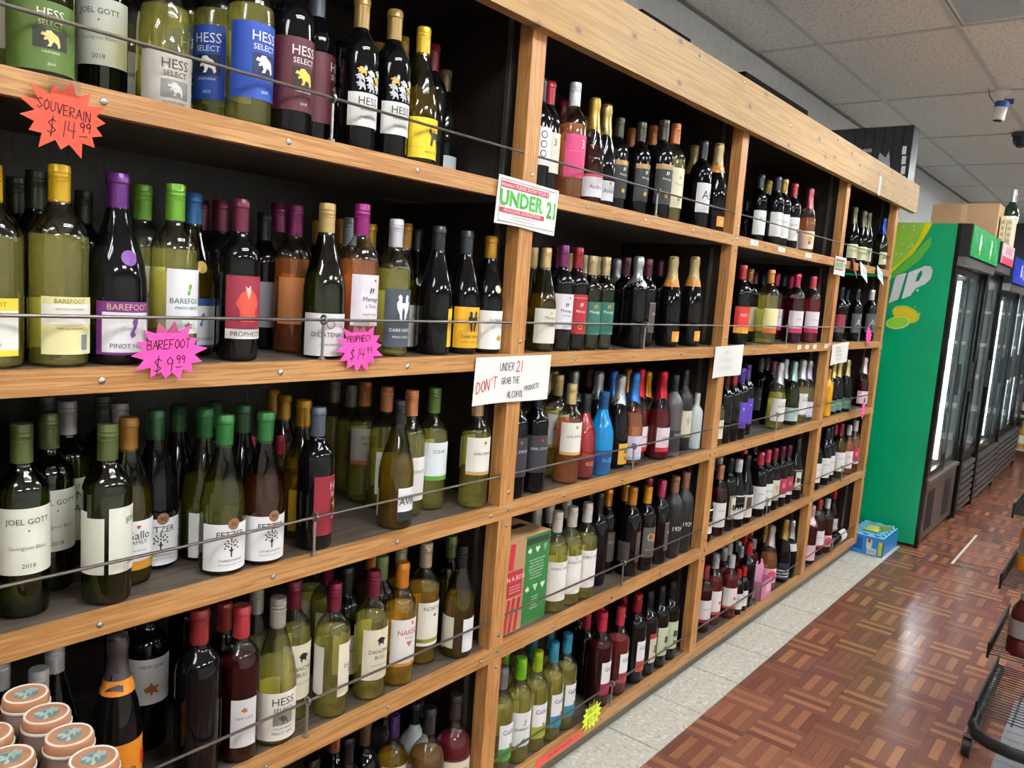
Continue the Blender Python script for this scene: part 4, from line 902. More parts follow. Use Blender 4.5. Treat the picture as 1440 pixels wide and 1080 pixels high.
(5,2,'glime',1.857,0.193,-12,0.902),(5,2,'gtealb',1.830,0.126,-12,0.902),(5,2,'gtealb',1.918,0.130,-12,0.902),(5,2,'grednk',2.121,0.127,3,0.902),(5,2,'grednk',2.193,0.124,-12,0.902),
(5,2,'gpink',2.091,0.051,3,1.028),(5,2,'grose',2.202,0.050,3,0.97),(5,2,'gdk',2.312,0.051,3,1.025),(5,2,'gdk',2.342,0.121,-12,0.902),(5,2,'blkp',2.393,0.050,8,0.995),
(5,2,'blkpg',2.475,0.049,-2,0.984),(5,2,'blkpg',2.556,0.050,-12,0.969),(5,3,'silg',2.751,0.116,-10,0.902),(5,2,'blkb',2.216,0.262,-12,0.902),(5,2,'grednk',2.177,0.200,-12,0.902),
(1,3,'dkK',3.694,0.410,-20,0.837),(1,3,'dkwh',3.090,0.100,-20,0.902),(1,3,'goldwh',3.242,0.128,-20,0.902),(1,3,'dkwh',3.155,0.057,-20,0.902),(1,3,'goldwh',3.226,0.055,-40,0.902),
(1,3,'redwh',3.341,0.055,-40,0.902),(1,3,'pinkch',3.547,0.060,-40,0.902),(2,3,'bxred',2.910,0.058,-35,0.911),(2,3,'bxtan',3.201,0.150,-20,0.911),(2,3,'bxmar',3.502,0.250,-20,0.911),
(2,3,'bxteal',3.674,0.280,-20,0.911),(2,3,'bxor',3.197,0.058,-35,0.911),(2,3,'bxmag',3.636,0.201,-20,0.921),(2,3,'bxteal',3.815,0.232,-20,0.927),(2,3,'bxpink',3.713,0.160,-20,0.902),
(2,3,'bxmag',3.505,0.058,-30,0.911),(2,3,'bxpk2',3.716,0.058,-30,0.916),(2,4,'bxgrn',3.970,0.110,-35,0.939),(3,3,'tealsm',2.770,0.039,-40,0.698),(3,3,'marr',2.836,0.046,-20,0.896),
(3,3,'redk',2.909,0.047,-20,0.909),(3,3,'purp',3.111,0.079,-20,0.955),(3,3,'purp',2.987,0.050,-30,0.933),(3,3,'slate',3.570,0.204,-25,0.955),(3,3,'marl',3.480,0.112,-20,0.955),
(3,3,'wfoil',3.398,0.050,-30,0.935),(3,3,'wfoil',3.659,0.123,-20,0.935),(3,3,'tfoil',3.602,0.060,-30,0.932),(3,3,'wfoil',3.729,0.065,-20,0.94),(3,3,'lfoil',3.820,0.065,-20,0.921),
(3,3,'slate',3.711,0.231,-20,0.955),(4,3,'whw',2.760,0.049,-25,0.904),(4,3,'tanrose',2.881,0.050,-25,0.923),(4,3,'wback',3.028,0.122,-20,0.918),(4,3,'blkpic',2.981,0.056,-10,0.97),
(4,3,'whw',3.058,0.050,-30,0.932),(4,3,'redk',3.209,0.094,-20,0.964),(4,3,'blkpic2',3.143,0.051,-25,0.956),(4,3,'pinkw',3.291,0.050,-40,0.927),(4,3,'pinkw',3.368,0.050,-25,0.933),
(4,3,'marw',3.452,0.050,-25,0.927),(4,3,'marp',3.545,0.050,-30,0.913),(4,3,'marp',3.627,0.050,-30,0.903),(4,3,'blkburg',3.748,0.052,-40,0.97),(4,3,'marr',3.594,0.200,-20,0.902),
(4,4,'marr',3.960,0.240,-25,0.902),(5,3,'marrose',2.878,0.065,-25,0.9),(5,3,'marrose',3.045,0.113,0,0.837),(5,3,'silrose',2.979,0.071,-25,0.97),(5,3,'silpl',3.148,0.108,-20,0.902),
(5,3,'silpl',3.227,0.120,-20,0.902),(5,3,'silrose',3.097,0.051,-35,0.883),(5,3,'redmini',3.156,0.036,-30,0.642),(5,3,'redmini',3.209,0.036,-30,0.642),(5,3,'silpl',3.378,0.140,-20,0.8),
(5,3,'silpl',3.321,0.104,-20,0.8),(5,3,'silpl',3.648,0.192,-20,0.744),(5,3,'silpl',3.528,0.126,-20,0.744),(5,3,'redc',3.451,0.143,-20,0.902),(5,3,'redc',3.577,0.170,-20,0.902),
(5,3,'redc',3.271,0.049,-20,0.944),(5,3,'limeb',3.333,0.050,-40,0.465),(5,3,'oval',3.552,0.059,-35,0.97),(5,3,'navy',3.707,0.052,-35,0.977),(5,3,'goldb',3.627,0.117,-20,0.883),
(5,3,'blksil',3.798,0.050,-20,0.902),(1,4,'ovalc',4.208,0.060,-45,0.902),(1,4,'ovalc',4.373,0.060,-45,0.902),(1,4,'ovalc',4.462,0.060,-45,0.902),(1,4,'bluegr',4.722,0.049,-25,0.906),
(2,4,'dkmar',4.140,0.055,-40,0.906),(2,4,'dkblue',4.558,0.150,-25,0.91),(2,4,'dkgrey',4.417,0.055,-35,0.909),(2,4,'whgrey',4.694,0.055,-40,0.934),(3,4,'yelbot',4.080,0.050,-25,0.79),
(3,4,'goldch',4.173,0.058,-35,0.883),(3,4,'goldch',4.268,0.058,-35,0.883),(3,4,'goldch',4.453,0.087,-35,0.883),(3,4,'goldch',4.385,0.050,-35,0.887),(3,4,'pkch',4.728,0.056,-40,0.893),
(4,4,'blkwh',4.039,0.055,-35,0.939),(4,4,'blkwh',4.195,0.060,-35,0.983),(4,4,'blkwh',4.299,0.070,-25,0.97),(4,4,'redwh',4.503,0.108,-45,0.924),(4,4,'redamb',4.444,0.060,-35,0.982),
(4,4,'orwine',4.583,0.055,-35,0.915),(4,4,'bow',4.700,0.055,-35,0.961),(5,4,'pkpat',4.096,0.055,-45,1.007),(5,4,'redbig',4.277,0.075,-45,0.902),(5,4,'whredc',4.364,0.058,-35,0.883),
(5,4,'dkwhl',4.734,0.205,-45,0.883),(5,4,'redbg',4.731,0.132,-35,0.883),]
LABS = {}; FIN = {}
def dim(h, f=.86): return ''.join('%02x' % int(int(h[i:i+2], 16)*f) for i in (0, 2, 4))
for row, bay, des, x, y, rot, s in BOTTLES:
    shp, gl, wn, ck, cc, lk = D[des].split()
    root = empty('wine_bottle' if shp != 'sp' else 'spirits_bottle', (x, y, ZR[row]), math.radians(rot)); root.scale = (s, s, s)
    full = gl in ('B', 'W', 'Y')
    link('glass_body', cached(('body', shp, gl), lambda: body_mesh(shp).copy()), glass(gl), root)
    if wn not in ('n', 'b', 'f') and not full:
        wm = cached(('wine', shp, wn), lambda: wine_mesh(shp).copy())
        link('wine', wm, wine(wn)(), root)
    link('capsule', cached(('cap', shp, ck, cc), lambda: cap_mesh(ck, shp).copy()), mat(dim(cc), .32, .25 if ck != 'foil' else .75), root)
    if ck == 'foilo':
        za = SHP[shp][0]-.103; me = cached(('collar', shp), lambda: MB().lathe([(rad_at(shp, za)+.0012, za), (rad_at(shp, za+.025)+.0014, za+.025)], 16).mesh('collar', True))
        link('collar', me, mat('d88428', .4), root)
    if des == 'smallw':
        link('collar', cached('smallcollar', lambda: MB().lathe([(.0160, .225), (.0152, .238)], 16).mesh('collar', True)), mat('c02028', .4), root)
    if lk == 'none' or not LB.get(lk): ld = 'label turned away'
    else: ld = LB[lk][4]
    build_label(root, shp, lk, bay == 1)
    if gl in 'CGA' and LB.get(lk):
        z0, z1 = LB[lk][0], LB[lk][1]
        me = cached(('backlab', shp, z0, z1), lambda: patch('back_label', rad_at(shp, max(z0, .012)), rad_at(shp, z1), max(z0+.004, .012), z1-.006, 105))
        link('back_label', me, mat('e4e2dc', .6), root, (0, 0, 0), (0, 0, math.pi+.25))
    lab = '%s %s, %s cap, %s, %s, %s' % (GW[gl], SW[shp], cname(cc), ld, ROWN[row], BAYN[bay])
    LABS.setdefault(lab, []).append((root, y, lab, row, bay))
for lab, lst in LABS.items():
    for root, y, l_, row, bay in lst:
        if len(lst) > 1 and max(q[1] for q in lst) > .09 > min(q[1] for q in lst):
            a_ = l_.replace(', '+ROWN[row], ', %s, %s' % ('shelf edge' if y <= .09 else 'set back', ROWN[row]))
            if len(a_.split()) <= 16: l_ = a_
        FIN.setdefault(l_, []).append((root, row, bay))
for l0, lst in FIN.items():
    for root, row, bay in lst:
        l_ = l0
        if len(lst) == 2:
            a_ = l0+(', nearer cooler' if root.location.x == max(q[0].location.x for q in lst) else ', further away')
            if len(a_.split()) <= 16: l_ = a_
        tag(root, l_, 'bottle', 'bottles on the %s of the %s' % (ROWN[row], BAYN[bay]))
# ------------------------------------------------------------------ boxes and carrier on the shelves
M_KRAFT = mat('b08a60', .75)
def rect(name, w_, h_, col, parent, loc, plane='xz', rough=.6, th=.0006):
    mb = MB().box((-w_/2, -th, -h_/2), (w_/2, 0, h_/2)) if plane == 'xz' else MB().box((-th, -w_/2, -h_/2), (0, w_/2, h_/2))
    return link(name, mb.mesh(name), mat(col, rough), parent, loc)
bx = empty('wine_box', (1.577, .10, ZR[4])); tag(bx, 'narrow kraft wine box with red stripes beside green box', 'box')
link('carton', MB().box((-.052, -.07, 0), (.052, .07, .258)).mesh('carton'), M_KRAFT, bx)
rect('print_panel', .062, .07, 'b8243a', bx, (.012, -.0702, .135))
flat_text('lettering', 'IN A BOX', .013, mat('f0e8e0'), bx, (.014, -.0712, .150))
for k in range(3): flat_text('lettering', 'PREMIUM WINE 3L', .004, mat('f0e0dc'), bx, (.014, -.0712, .128-.008*k))
for k, xx in enumerate((-.012, .008, .03)):
    o_ = rect('stripe', .012, .092, 'c02438', bx, (xx, -.0702, .048)); o_.rotation_euler = (0, math.radians(8), 0)
o_ = rect('stripe', .02, .07, 'c02438', bx, (-.006, -.0702, .21)); o_.rotation_euler = (0, math.radians(4), 0)
bx = empty('wine_box', (1.690, .112, ZR[4])); tag(bx, 'taller kraft wine box with green printed front', 'box')
link('carton', MB().box((-.056, -.075, 0), (.056, .075, .25)).mesh('carton'), M_KRAFT, bx)
link('hand_hole', MB().box((-.03, -.012, .2495), (.03, .012, .2507)).mesh('hand_hole'), mat('2a2018'), bx)
rect('print_panel', .110, .247, '2f7d3c', bx, (0, -.0752, .125))
rect('print_panel', .098, .018, '2a3a2e', bx, (0, -.0758, .232))
M_W = mat('eef2ea', .6)
for k in range(7): flat_text('lettering', ['GOOD WINE STAYS FRESH','FOR SIX WEEKS OPEN','ONE BOX HOLDS FOUR','BOTTLES OF WINE AND','USES LESS PACKAGING','THAN GLASS SO','RECYCLE THIS BOX'][k], .0042, M_W, bx, (0, -.0764, .178-.0085*k))
for k, (xx, zz, e) in enumerate([(-.034, .206, 'leaf'), (0, .206, 'heart'), (.034, .206, 'tree'), (-.034, .098, 'leaf'), (0, .098, 'grapes'), (.034, .098, 'heart')]):
    g = poly_geo(EMB[e], .02); me = bpy.data.meshes.new('icon'); me.from_pydata([(x, 0, z) for x, z in g[0]], [], g[1]); link('icon', me, M_W, bx, (xx, -.0764, zz))
for k in range(5): flat_text('lettering', ['CONTAINS','SULFITES','THREE LITRES','13% ALC','RESPONSIBLY'][k], .0042, M_W, bx, (0, -.0764, .072-.008*k))
cr = empty('drinks_carrier', (3.43, .055, ZR[5])); tag(cr, 'pink cardboard four-pack carrier on the bottom shelf', 'carrier')
mb = MB().box((-.06, -.045, 0), (.06, -.043, .085)).box((-.06, .043, 0), (.06, .045, .085)).box((-.06, -.045, 0), (-.058, .045, .085)).box((.058, -.045, 0), (.06, .045, .085)).box((-.06, -.045, 0), (.06, .045, .002))
link('carton', mb.mesh('carton'), mat('d080a8', .6), cr)
link('handle_panel', MB().prism([(-.06, 0), (.06, 0), (.06, .12), (.03, .165), (.018, .165), (.018, .145), (-.018, .145), (-.018, .165), (-.03, .165), (-.06, .12)], .002).mesh('handle_panel'), mat('d890b4', .6), cr, (0, -.001, 0))
rect('print_panel', .05, .04, 'f0b8d0', cr, (.02, -.0452, .045))
# a bottle lying on its side at the end of the bottom shelf
lb = empty('wine_bottle', (4.70, .052, ZR[5]+.0365)); lb.rotation_euler = (0, -math.pi/2, 0); lb.scale = (.95,)*3
link('glass_body', body_mesh('bd').copy(), glass('K'), lb); link('capsule', cap_mesh('cork', 'bd').copy(), mat('e8e4e0', .4), lb); build_label(lb, 'bd', 'whitel', False)
tag(lb, 'black bottle lying on its side, bottom shelf, bay nearest cooler', 'bottle')

# ------------------------------------------------------------------ signs and price bursts
INK = mat('2a1620', .6); INKR = mat('c8382e', .6)
def burst(cx, cz, col, lines, label, seed, y=-.009, s=1.0, tilt=0.0, ry=0.0):
    t = empty('price_burst', (cx, y, cz)); t.rotation_euler = (0, tilt, ry)
    rd = random.Random(seed); n = 14; poly = []
    for k in range(2*n):
        a = math.pi*k/n+.1; rr_ = (1.0+rd.uniform(-.1, .14)) if k % 2 == 0 else .72+rd.uniform(-.03, .03)
        poly.append((.056*s*rr_*math.cos(a), .046*s*rr_*math.sin(a)))
    link('card', MB().prism(poly, .0012).mesh('card'), mat(col, .5), t)
    q = []
    for (txt, h, x, z, rise) in lines: q += hand(txt, h*s, x*s, z*s, .0014*s, .12, rise)[0]
    if q: link('lettering', quads_mesh('lettering', q, -.0006), INK, t)
    link('tape', MB().box((-.022*s, -.0012, .030*s), (.018*s, -.0009, .052*s)).mesh('tape'), clear_mat('tape_clear', (.96, .95, .92), .15), t)
    tag(t, label, 'price sign'); return t
burst(.467, 1.592, 'ff4a2c', [('SOUVERAIN', .013, -.036, .008, -.12), ('$', .022, -.024, -.024, 0), ('14', .021, -.006, -.024, 0), ('99', .013, .017, -.014, 0), ('_', .010, .017, -.020, 0)], 'orange burst price card reading 14.99 under the top shelf', 1)
burst(.618, 1.273, 'ff4fb0', [('BAREFOOT', .014, -.036, .004, .04), ('$', .024, -.026, -.032, .05), ('9', .022, -.006, -.030, 0), ('99', .013, .010, -.018, 0), ('_', .010, .010, -.024, 0)], 'pink burst price card reading 9.99 on the second shelf', 2)
burst(.997, 1.274, 'ff4fb0', [('PROPHECY', .012, -.034, .010, .05), ('$', .022, -.026, -.024, .05), ('14', .021, -.008, -.022, 0), ('99', .013, .014, -.012, 0)], 'pink burst price card reading 14.99 beside steel eye bolt', 3)
burst(1.977, .131, 'e8f83a', [('GALLO', .015, -.026, .008, .1), ('$', .024, -.026, -.03, .05), ('5', .022, -.008, -.028, 0), ('99', .013, .010, -.016, 0), ('_', .010, .010, -.022, 0)], 'yellow burst price card reading 5.99 on the bottom shelf', 4)
burst(4.476, 1.287, 'ff4fb0', [], 'blank-looking pink burst card on second shelf near cooler', 5, y=-.012, s=1.05, tilt=.5)
burst(4.408, .90, 'ff4fb0', [], 'narrow turned pink burst card hanging from middle shelf near cooler', 6, y=-.05, s=1.1, ry=.12, tilt=.1)
def sheet(name, cx, cz, w_, h_, label, col='f2f1ee', y=-.005, tilt=0.0, lean=0.0):
    t = empty(name, (cx, y, cz)); t.rotation_euler = (lean, tilt, 0)
    v = []; f = []; n = 14
    for k in range(n+1):
        a = k/n
        for b_ in (0, 1):
            v.append((-w_/2+w_*a+(-.004 if b_ == 0 else 0), -.0006*math.sin(a*math.pi), -h_/2+h_*b_+.002*math.sin(a*5)*(1-b_)))
    for k in range(n): f.append((2*k, 2*k+2, 2*k+3, 2*k+1))
    me = bpy.data.meshes.new('paper'); me.from_pydata(v, [], f); me.update()
    link('paper', me, mat(col, .7), t); tag(t, label, 'sign'); return t
def under21(cx, cz, w_, h_, label, small=False, tilt=.0):
    t = sheet('age_notice', cx, cz, w_, h_, label, tilt=tilt); s = w_/.23; yy = -.0016
    M_G = mat('4cae46', .6); M_RD = mat('c0405a', .6)
    link('border', MB().box((-.108*s, yy, .046*s), (.108*s, yy+.0003, .0472*s)).box((-.108*s, yy, -.0472*s), (.108*s, yy+.0003, -.046*s)).box((-.108*s, yy, -.046*s), (-.107*s, yy+.0003, .046*s)).mesh('border'), mat('5a7a5a'), t)
    link('banner', MB().box((-.105*s, yy, .029*s), (.075*s, yy+.0003, .042*s)).box((-.105*s, yy, -.027*s), (.062*s, yy+.0003, -.016*s)).mesh('banner'), M_RD, t)
    flat_text('lettering', 'UNDER', .036*s, M_G, t, (-.026*s, yy-.0003, .0065*s), sx=1.0, bold=.03)
    flat_text('lettering', '21', .040*s, M_G, t, (.087*s, yy-.0003, .002), sx=.8, bold=.025)
    if not small:
        flat_text('lettering', 'Attention: PLEASE SHOW YOUR ID', .0085, M_PAPER, t, (-.015, yy-.0003, .0355), sx=1.0)
        flat_text('lettering', 'NO ALCOHOL, NO EXCEPTIONS!', .0075, M_PAPER, t, (-.021, yy-.0003, -.0215))
        for k in range(2): flat_text('lettering', ['We reserve the right to refuse service to anyone','without valid government issued identification'][k], .0045, mat('6a6a6a'), t, (-.02, yy-.0003, -.033-.007*k))
under21(1.488, 1.600, .23, .108, 'printed green and red UNDER 21 notice over the post', tilt=.03)
under21(3.875, 1.612, .165, .085, 'small printed green UNDER 21 notice on the top shelf edge', True)
t = sheet('handwritten_notice', 1.482, 1.190, .288, .112, 'handwritten paper notice DON\'T GRAB in red and black ink')
q = hand('UNDER', .018, -.058, .022, .0016)[0]+hand('GRAB THE', .015, -.050, -.010, .0016)[0]+hand('ALCOHOL', .015, -.026, -.044, .0016)[0]+hand('PRODUCTS', .012, .040, -.032, .0014, .1, .12)[0]
link('lettering', quads_mesh('lettering', q, -.0014), mat('2c2c34'), t)
q = hand('21', .026, .004, .018, .0026)[0]+hand("DON'T", .026, -.138, -.028, .0024, .1, .18)[0]
link('lettering', quads_mesh('lettering', q, -.0014), INKR, t)
t = sheet('handwritten_notice', 2.722, 1.198, .245, .112, 'faded blank-looking paper notice over the second post', 'ecebe8', tilt=-.02)
q = hand('UNDER 21', .014, -.05, .025, .0009)[0]+hand("DON'T GRAB THE", .014, -.085, -.002, .0009)[0]+hand('ALCOHOL PRODUCTS', .013, -.095, -.03, .0009)[0]
link('lettering', quads_mesh('lettering', q, -.0014), mat('c4c4c8'), t)
t = sheet('handwritten_notice', 4.035, 1.198, .26, .10, 'paper notice with small text in bay nearest cooler', 'ecebe6', tilt=-.05)
for k in range(4): flat_text('lettering', ['UNDER 21','DONT GRAB','THE ALCOHOL','PRODUCTS'][k], .011, mat('8a8a90'), t, (-.04+.01*k, -.0014, .03-.019*k))
for cx, cz, col, lab in ((4.235, 1.605, 'f0efec', 'white folded price tag hanging off the top shelf near cooler'), (4.545, 1.607, 'd4e8f2', 'pale blue folded price tag hanging off the top shelf near cooler')):
    t = sheet('price_tag', cx, cz, .13, .075, lab, col, tilt=.25, lean=-.25, y=-.014)
    flat_text('lettering', '$12.99', .02, mat('5a6068'), t, (0, -.0014, 0))
t = sheet('price_tag', 4.07, 1.615, .08, .08, 'dark red card curling off the top shelf near cooler', '8a3028', tilt=.5, lean=-.3, y=-.016)
for cx, cz in ((2.847, 1.632), (3.124, 1.629), (3.439, 1.629), (3.457, 1.236), (3.557, 1.236), (3.661, 1.236), (3.822, 1.236)):
    w_ = .075 if cz > 1.5 else .045
    t = empty('price_tag', (cx, -.0005, cz)); link('card', MB().box((-w_/2, -.0008, -.009), (w_/2, 0, .009)).mesh('card'), M_PAPER, t)
    flat_text('lettering', '9.99', .01, mat('4a4a50'), t, (0, -.0012, 0)); tag(t, 'small white price tag stuck on the shelf edge, second bay from cooler', 'price tag', 'shelf edge price tags')
t = empty('price_strip', (1.825, -.0005, .084)); link('card', MB().box((-.115, -.0008, -.013), (.115, 0, .013)).mesh('card'), mat('e8584a', .6), t)
flat_text('lettering', 'Gallo Family 750ml $5.99', .011, mat('5a1a18'), t, (0, -.0013, 0)); tag(t, 'red printed price strip on the bottom shelf edge', 'price tag')
t = empty('price_tag', (4.259, -.0305, 2.035)); link('card', MB().box((-.014, -.0008, -.046), (.014, 0, .046)).mesh('card'), M_PAPER, t)
o_ = flat_text('lettering', '$10.99', .012, mat('2a2a2c'), t, (0, -.0013, 0), (0, -math.pi/2, 0)); tag(t, 'narrow white vertical tag on the pine fascia board', 'price tag')

# ------------------------------------------------------------------ things on top of the shelving
for cx, wd, zt, lab in ((2.235, .30, .158, 'dark flat box lying on the shelving behind fascia, smaller one'), (3.165, .66, .168, 'long dark flat box lying on the shelving behind fascia')):
    t = empty('flat_box', (cx, .16, 2.0785)); mb = MB().box((-wd/2, -.06, 0), (wd/2, .2, zt-.02)); link('carton', mb.mesh('carton'), mat('120e0b', .9, 0, .1), t)
    link('lid', MB().box((-wd/2-.006, -.066, zt-.02), (wd/2+.006, .206, zt)).mesh('lid'), mat('140f0c', .9, 0, .1), t); tag(t, lab, 'box')
t = empty('wrapped_carton', (5.00, .24, 2.0785)); tag(t, 'black shrink-wrapped carton on top of shelving near cooler', 'carton')
link('carton', MB().box((-.07, -.235, 0), (.07, .235, .385)).mesh('carton'), mat('20242c', .35), t)
M_FILM = clear_mat('stretch_film', (.9, .92, .94), .12)
mb = MB(); rd = random.Random(2)
for k in range(9):
    y0 = -.235+.47*k/9; mb.box((-.075-rd.uniform(0, .003), y0, .002), (-.071, y0+.048, .386))
link('film', mb.mesh('film'), M_FILM, t)
rect('print_panel', .05, .02, 'a8b0b8', t, (-.0785, .0, .255), 'yz'); rect('print_panel', .04, .018, '5a6068', t, (-.0785, .07, .27), 'yz')
mb = MB().prism([(-.19, .04), (-.17, .17), (-.155, .13), (-.12, .16), (-.10, .05), (-.12, .03), (-.15, .075), (-.17, .03)], .001, 'yz'); link('label', mb.mesh('label'), mat('aab0b8', .3), t, (-.0785, .05, .08))
mb = MB()
for k in range(4): mb.box((-.0795, -.222+.004*k, .06+.055*k), (-.0785, -.200+.004*k, .105+.055*k))
link('tape', mb.mesh('tape'), mat('e8ecee', .3), t)

# ------------------------------------------------------------------ coffee case stacked in the aisle
st = empty('cardboard_carton', (.30, -.227, .0012)); tag(st, 'tall brown cardboard carton standing under the coffee case', 'carton')
link('carton', MB().box((-.16, -.17, 0), (.16, .17, .655)).mesh('carton'), M_KRAFT, st); link('seam_tape', MB().box((-.025, -.171, .1), (.025, -.17, .655)).mesh('seam_tape'), mat('c8a878', .4), st)
cc = empty('coffee_case', (.30, -.227, .6562)); tag(cc, 'shrink-wrapped case of milky coffee bottles with brown round caps', 'drinks case')
link('tray', MB().box((-.155, -.17, 0), (.155, .17, .003)).box((-.155, -.17, 0), (-.152, .17, .05)).box((.152, -.17, 0), (.155, .17, .05)).box((-.155, -.17, 0), (.155, -.167, .05)).box((-.155, .167, 0), (.155, .17, .05)).mesh('tray'), M_KRAFT, cc)
cb = MB().lathe([(.001, 0), (.028, 0), (.031, .004), (.0315, .09), (.029, .105), (.031, .120), (.0315, .135), (.029, .150), (.026, .158), (.0255, .162), (.001, .162)], 20).mesh('bottle', True)
ccap = MB().lathe([(.0268, .160), (.0275, .161), (.0275, .171), (.0262, .174), (.0245, .1745), (.001, .1745)], 24).mesh('cap', True)
crim = MB().lathe([(.0277, .159), (.0288, .1595), (.0288, .162), (.0277, .1625)], 24).mesh('rim', True)
crim2 = MB().lathe([(.0258, .1736), (.0255, .1752), (.0232, .1752), (.023, .1742)], 24).mesh('rim', True)
rng = random.Random(5); v = []; f = []
for k in range(26):
    a = rng.uniform(0, 6.28); r_ = .013*math.sqrt(rng.random()); i = len(v); s_ = rng.uniform(.002, .0042)
    v += [(r_*math.cos(a)+s_*math.cos(b_+a)*1.4, r_*math.sin(a)*.85+s_*math.sin(b_), 0) for b_ in (0, 1.6, 3.1, 4.7)]; f.append((i, i+1, i+2, i+3))
cem = bpy.data.meshes.new('emblem'); cem.from_pydata(v, [], f)
M_MILK = mat('8c7468', .35); M_CAP = mat('b9805e', .4); M_RIM = mat('f0e8e0', .4); M_EM = mat('c4d4d0', .4); M_EMD = mat('6f8c86', .4)
cdisc = MB().lathe([(.0142, .1746), (.001, .1747)], 20).mesh('emblem_disc')
for i in range(4):
    for k in range(5):
        x = .385-.066*i; y = -.094-.0665*k
        b_ = link('bottle', cb, M_MILK, cc, (x-.30, y+.227, .004))
        link('rim', crim, M_RIM, b_); link('cap', ccap, M_CAP, b_); link('rim', crim2, M_RIM, b_)
        link('emblem_disc', cdisc, M_EMD, b_); link('emblem', cem, M_EM, b_, (0, 0, .1752), (0, 0, .4))

# ------------------------------------------------------------------ pack of cans on the floor by the cooler
t = empty('can_pack', (5.02, -.035, .0004)); tag(t, 'blue shrink-wrapped pack of soda cans on the floor by cooler', 'can pack')
can = MB().lathe([(.001, .003), (.026, 0), (.0325, .008), (.0325, .108), (.0275, .118), (.0265, .120), (.024, .1185), (.001, .118)], 16).mesh('can', True)
for i in range(5):
    for k in range(3):
        c_ = link('can', can, mat(['3a8ad0', '5ab0e0', '2a70c0'][(i+k) % 3], .25, .4), t, (-.134+.067*i, -.067+.067*k, .003))
link('wrap', MB().box((-.172, -.104, .001), (-.169, .104, .112)).box((-.172, -.104, .001), (.172, -.101, .10)).box((-.172, .101, .001), (.172, .104, .112)).mesh('wrap'), mat('2f86cc', .3), t)
v = []; f = []; n = 14; mm_ = 9
for i in range(n+1):
    for j in range(mm_+1):
        a, b_ = i/n, j/mm_; v.append((-.172+.344*a, -.104+.208*b_, .1205+.006*abs(math.sin(a*5*math.pi))*abs(math.sin(b_*3*math.pi)) - (.010 if i in (0, n) or j in (0, mm_) else 0)))
for i in range(n):
    for j in range(mm_): q_ = i*(mm_+1)+j; f.append((q_, q_+mm_+1, q_+mm_+2, q_+1))
me = bpy.data.meshes.new('wrap_top'); me.from_pydata(v, [], f); link('wrap_top', me, mat('7cc4e0', .2), t)
rect('print_panel', .052, .07, '1c58b0', t, (-.1725, .035, .06), 'yz'); rect('print_panel', .03, .055, 'd8e4ea', t, (-.173, -.028, .068), 'yz'); rect('print_panel', .016, .02, 'b03048', t, (-.1737, -.028, .086), 'yz')
rect('barcode_panel', .052, .036, 'eef0f0', t, (-.1737, -.045, .026), 'yz')
mb = MB()
for k in range(12): mb.box((-.1748, -.066+.0036*k, .012), (-.1744, -.0646+.0036*k, .038))
link('barcode', mb.mesh('barcode'), mat('6a7a9a'), t)
rect('print_panel', .022, .08, 'b8c838', t, (-.173, -.09, .05), 'yz'); rect('print_panel', .02, .06, 'e4e8ec', t, (-.1725, .085, .05), 'yz')
link('print_panel', MB().box((-.10, -.05, .1272), (.04, .03, .1276)).mesh('print_panel'), mat('d8d860', .3), t); link('print_panel', MB().box((-.02, -.09, .1274), (.09, -.03, .1278)).mesh('print_panel'), mat('9aa848', .3), t)

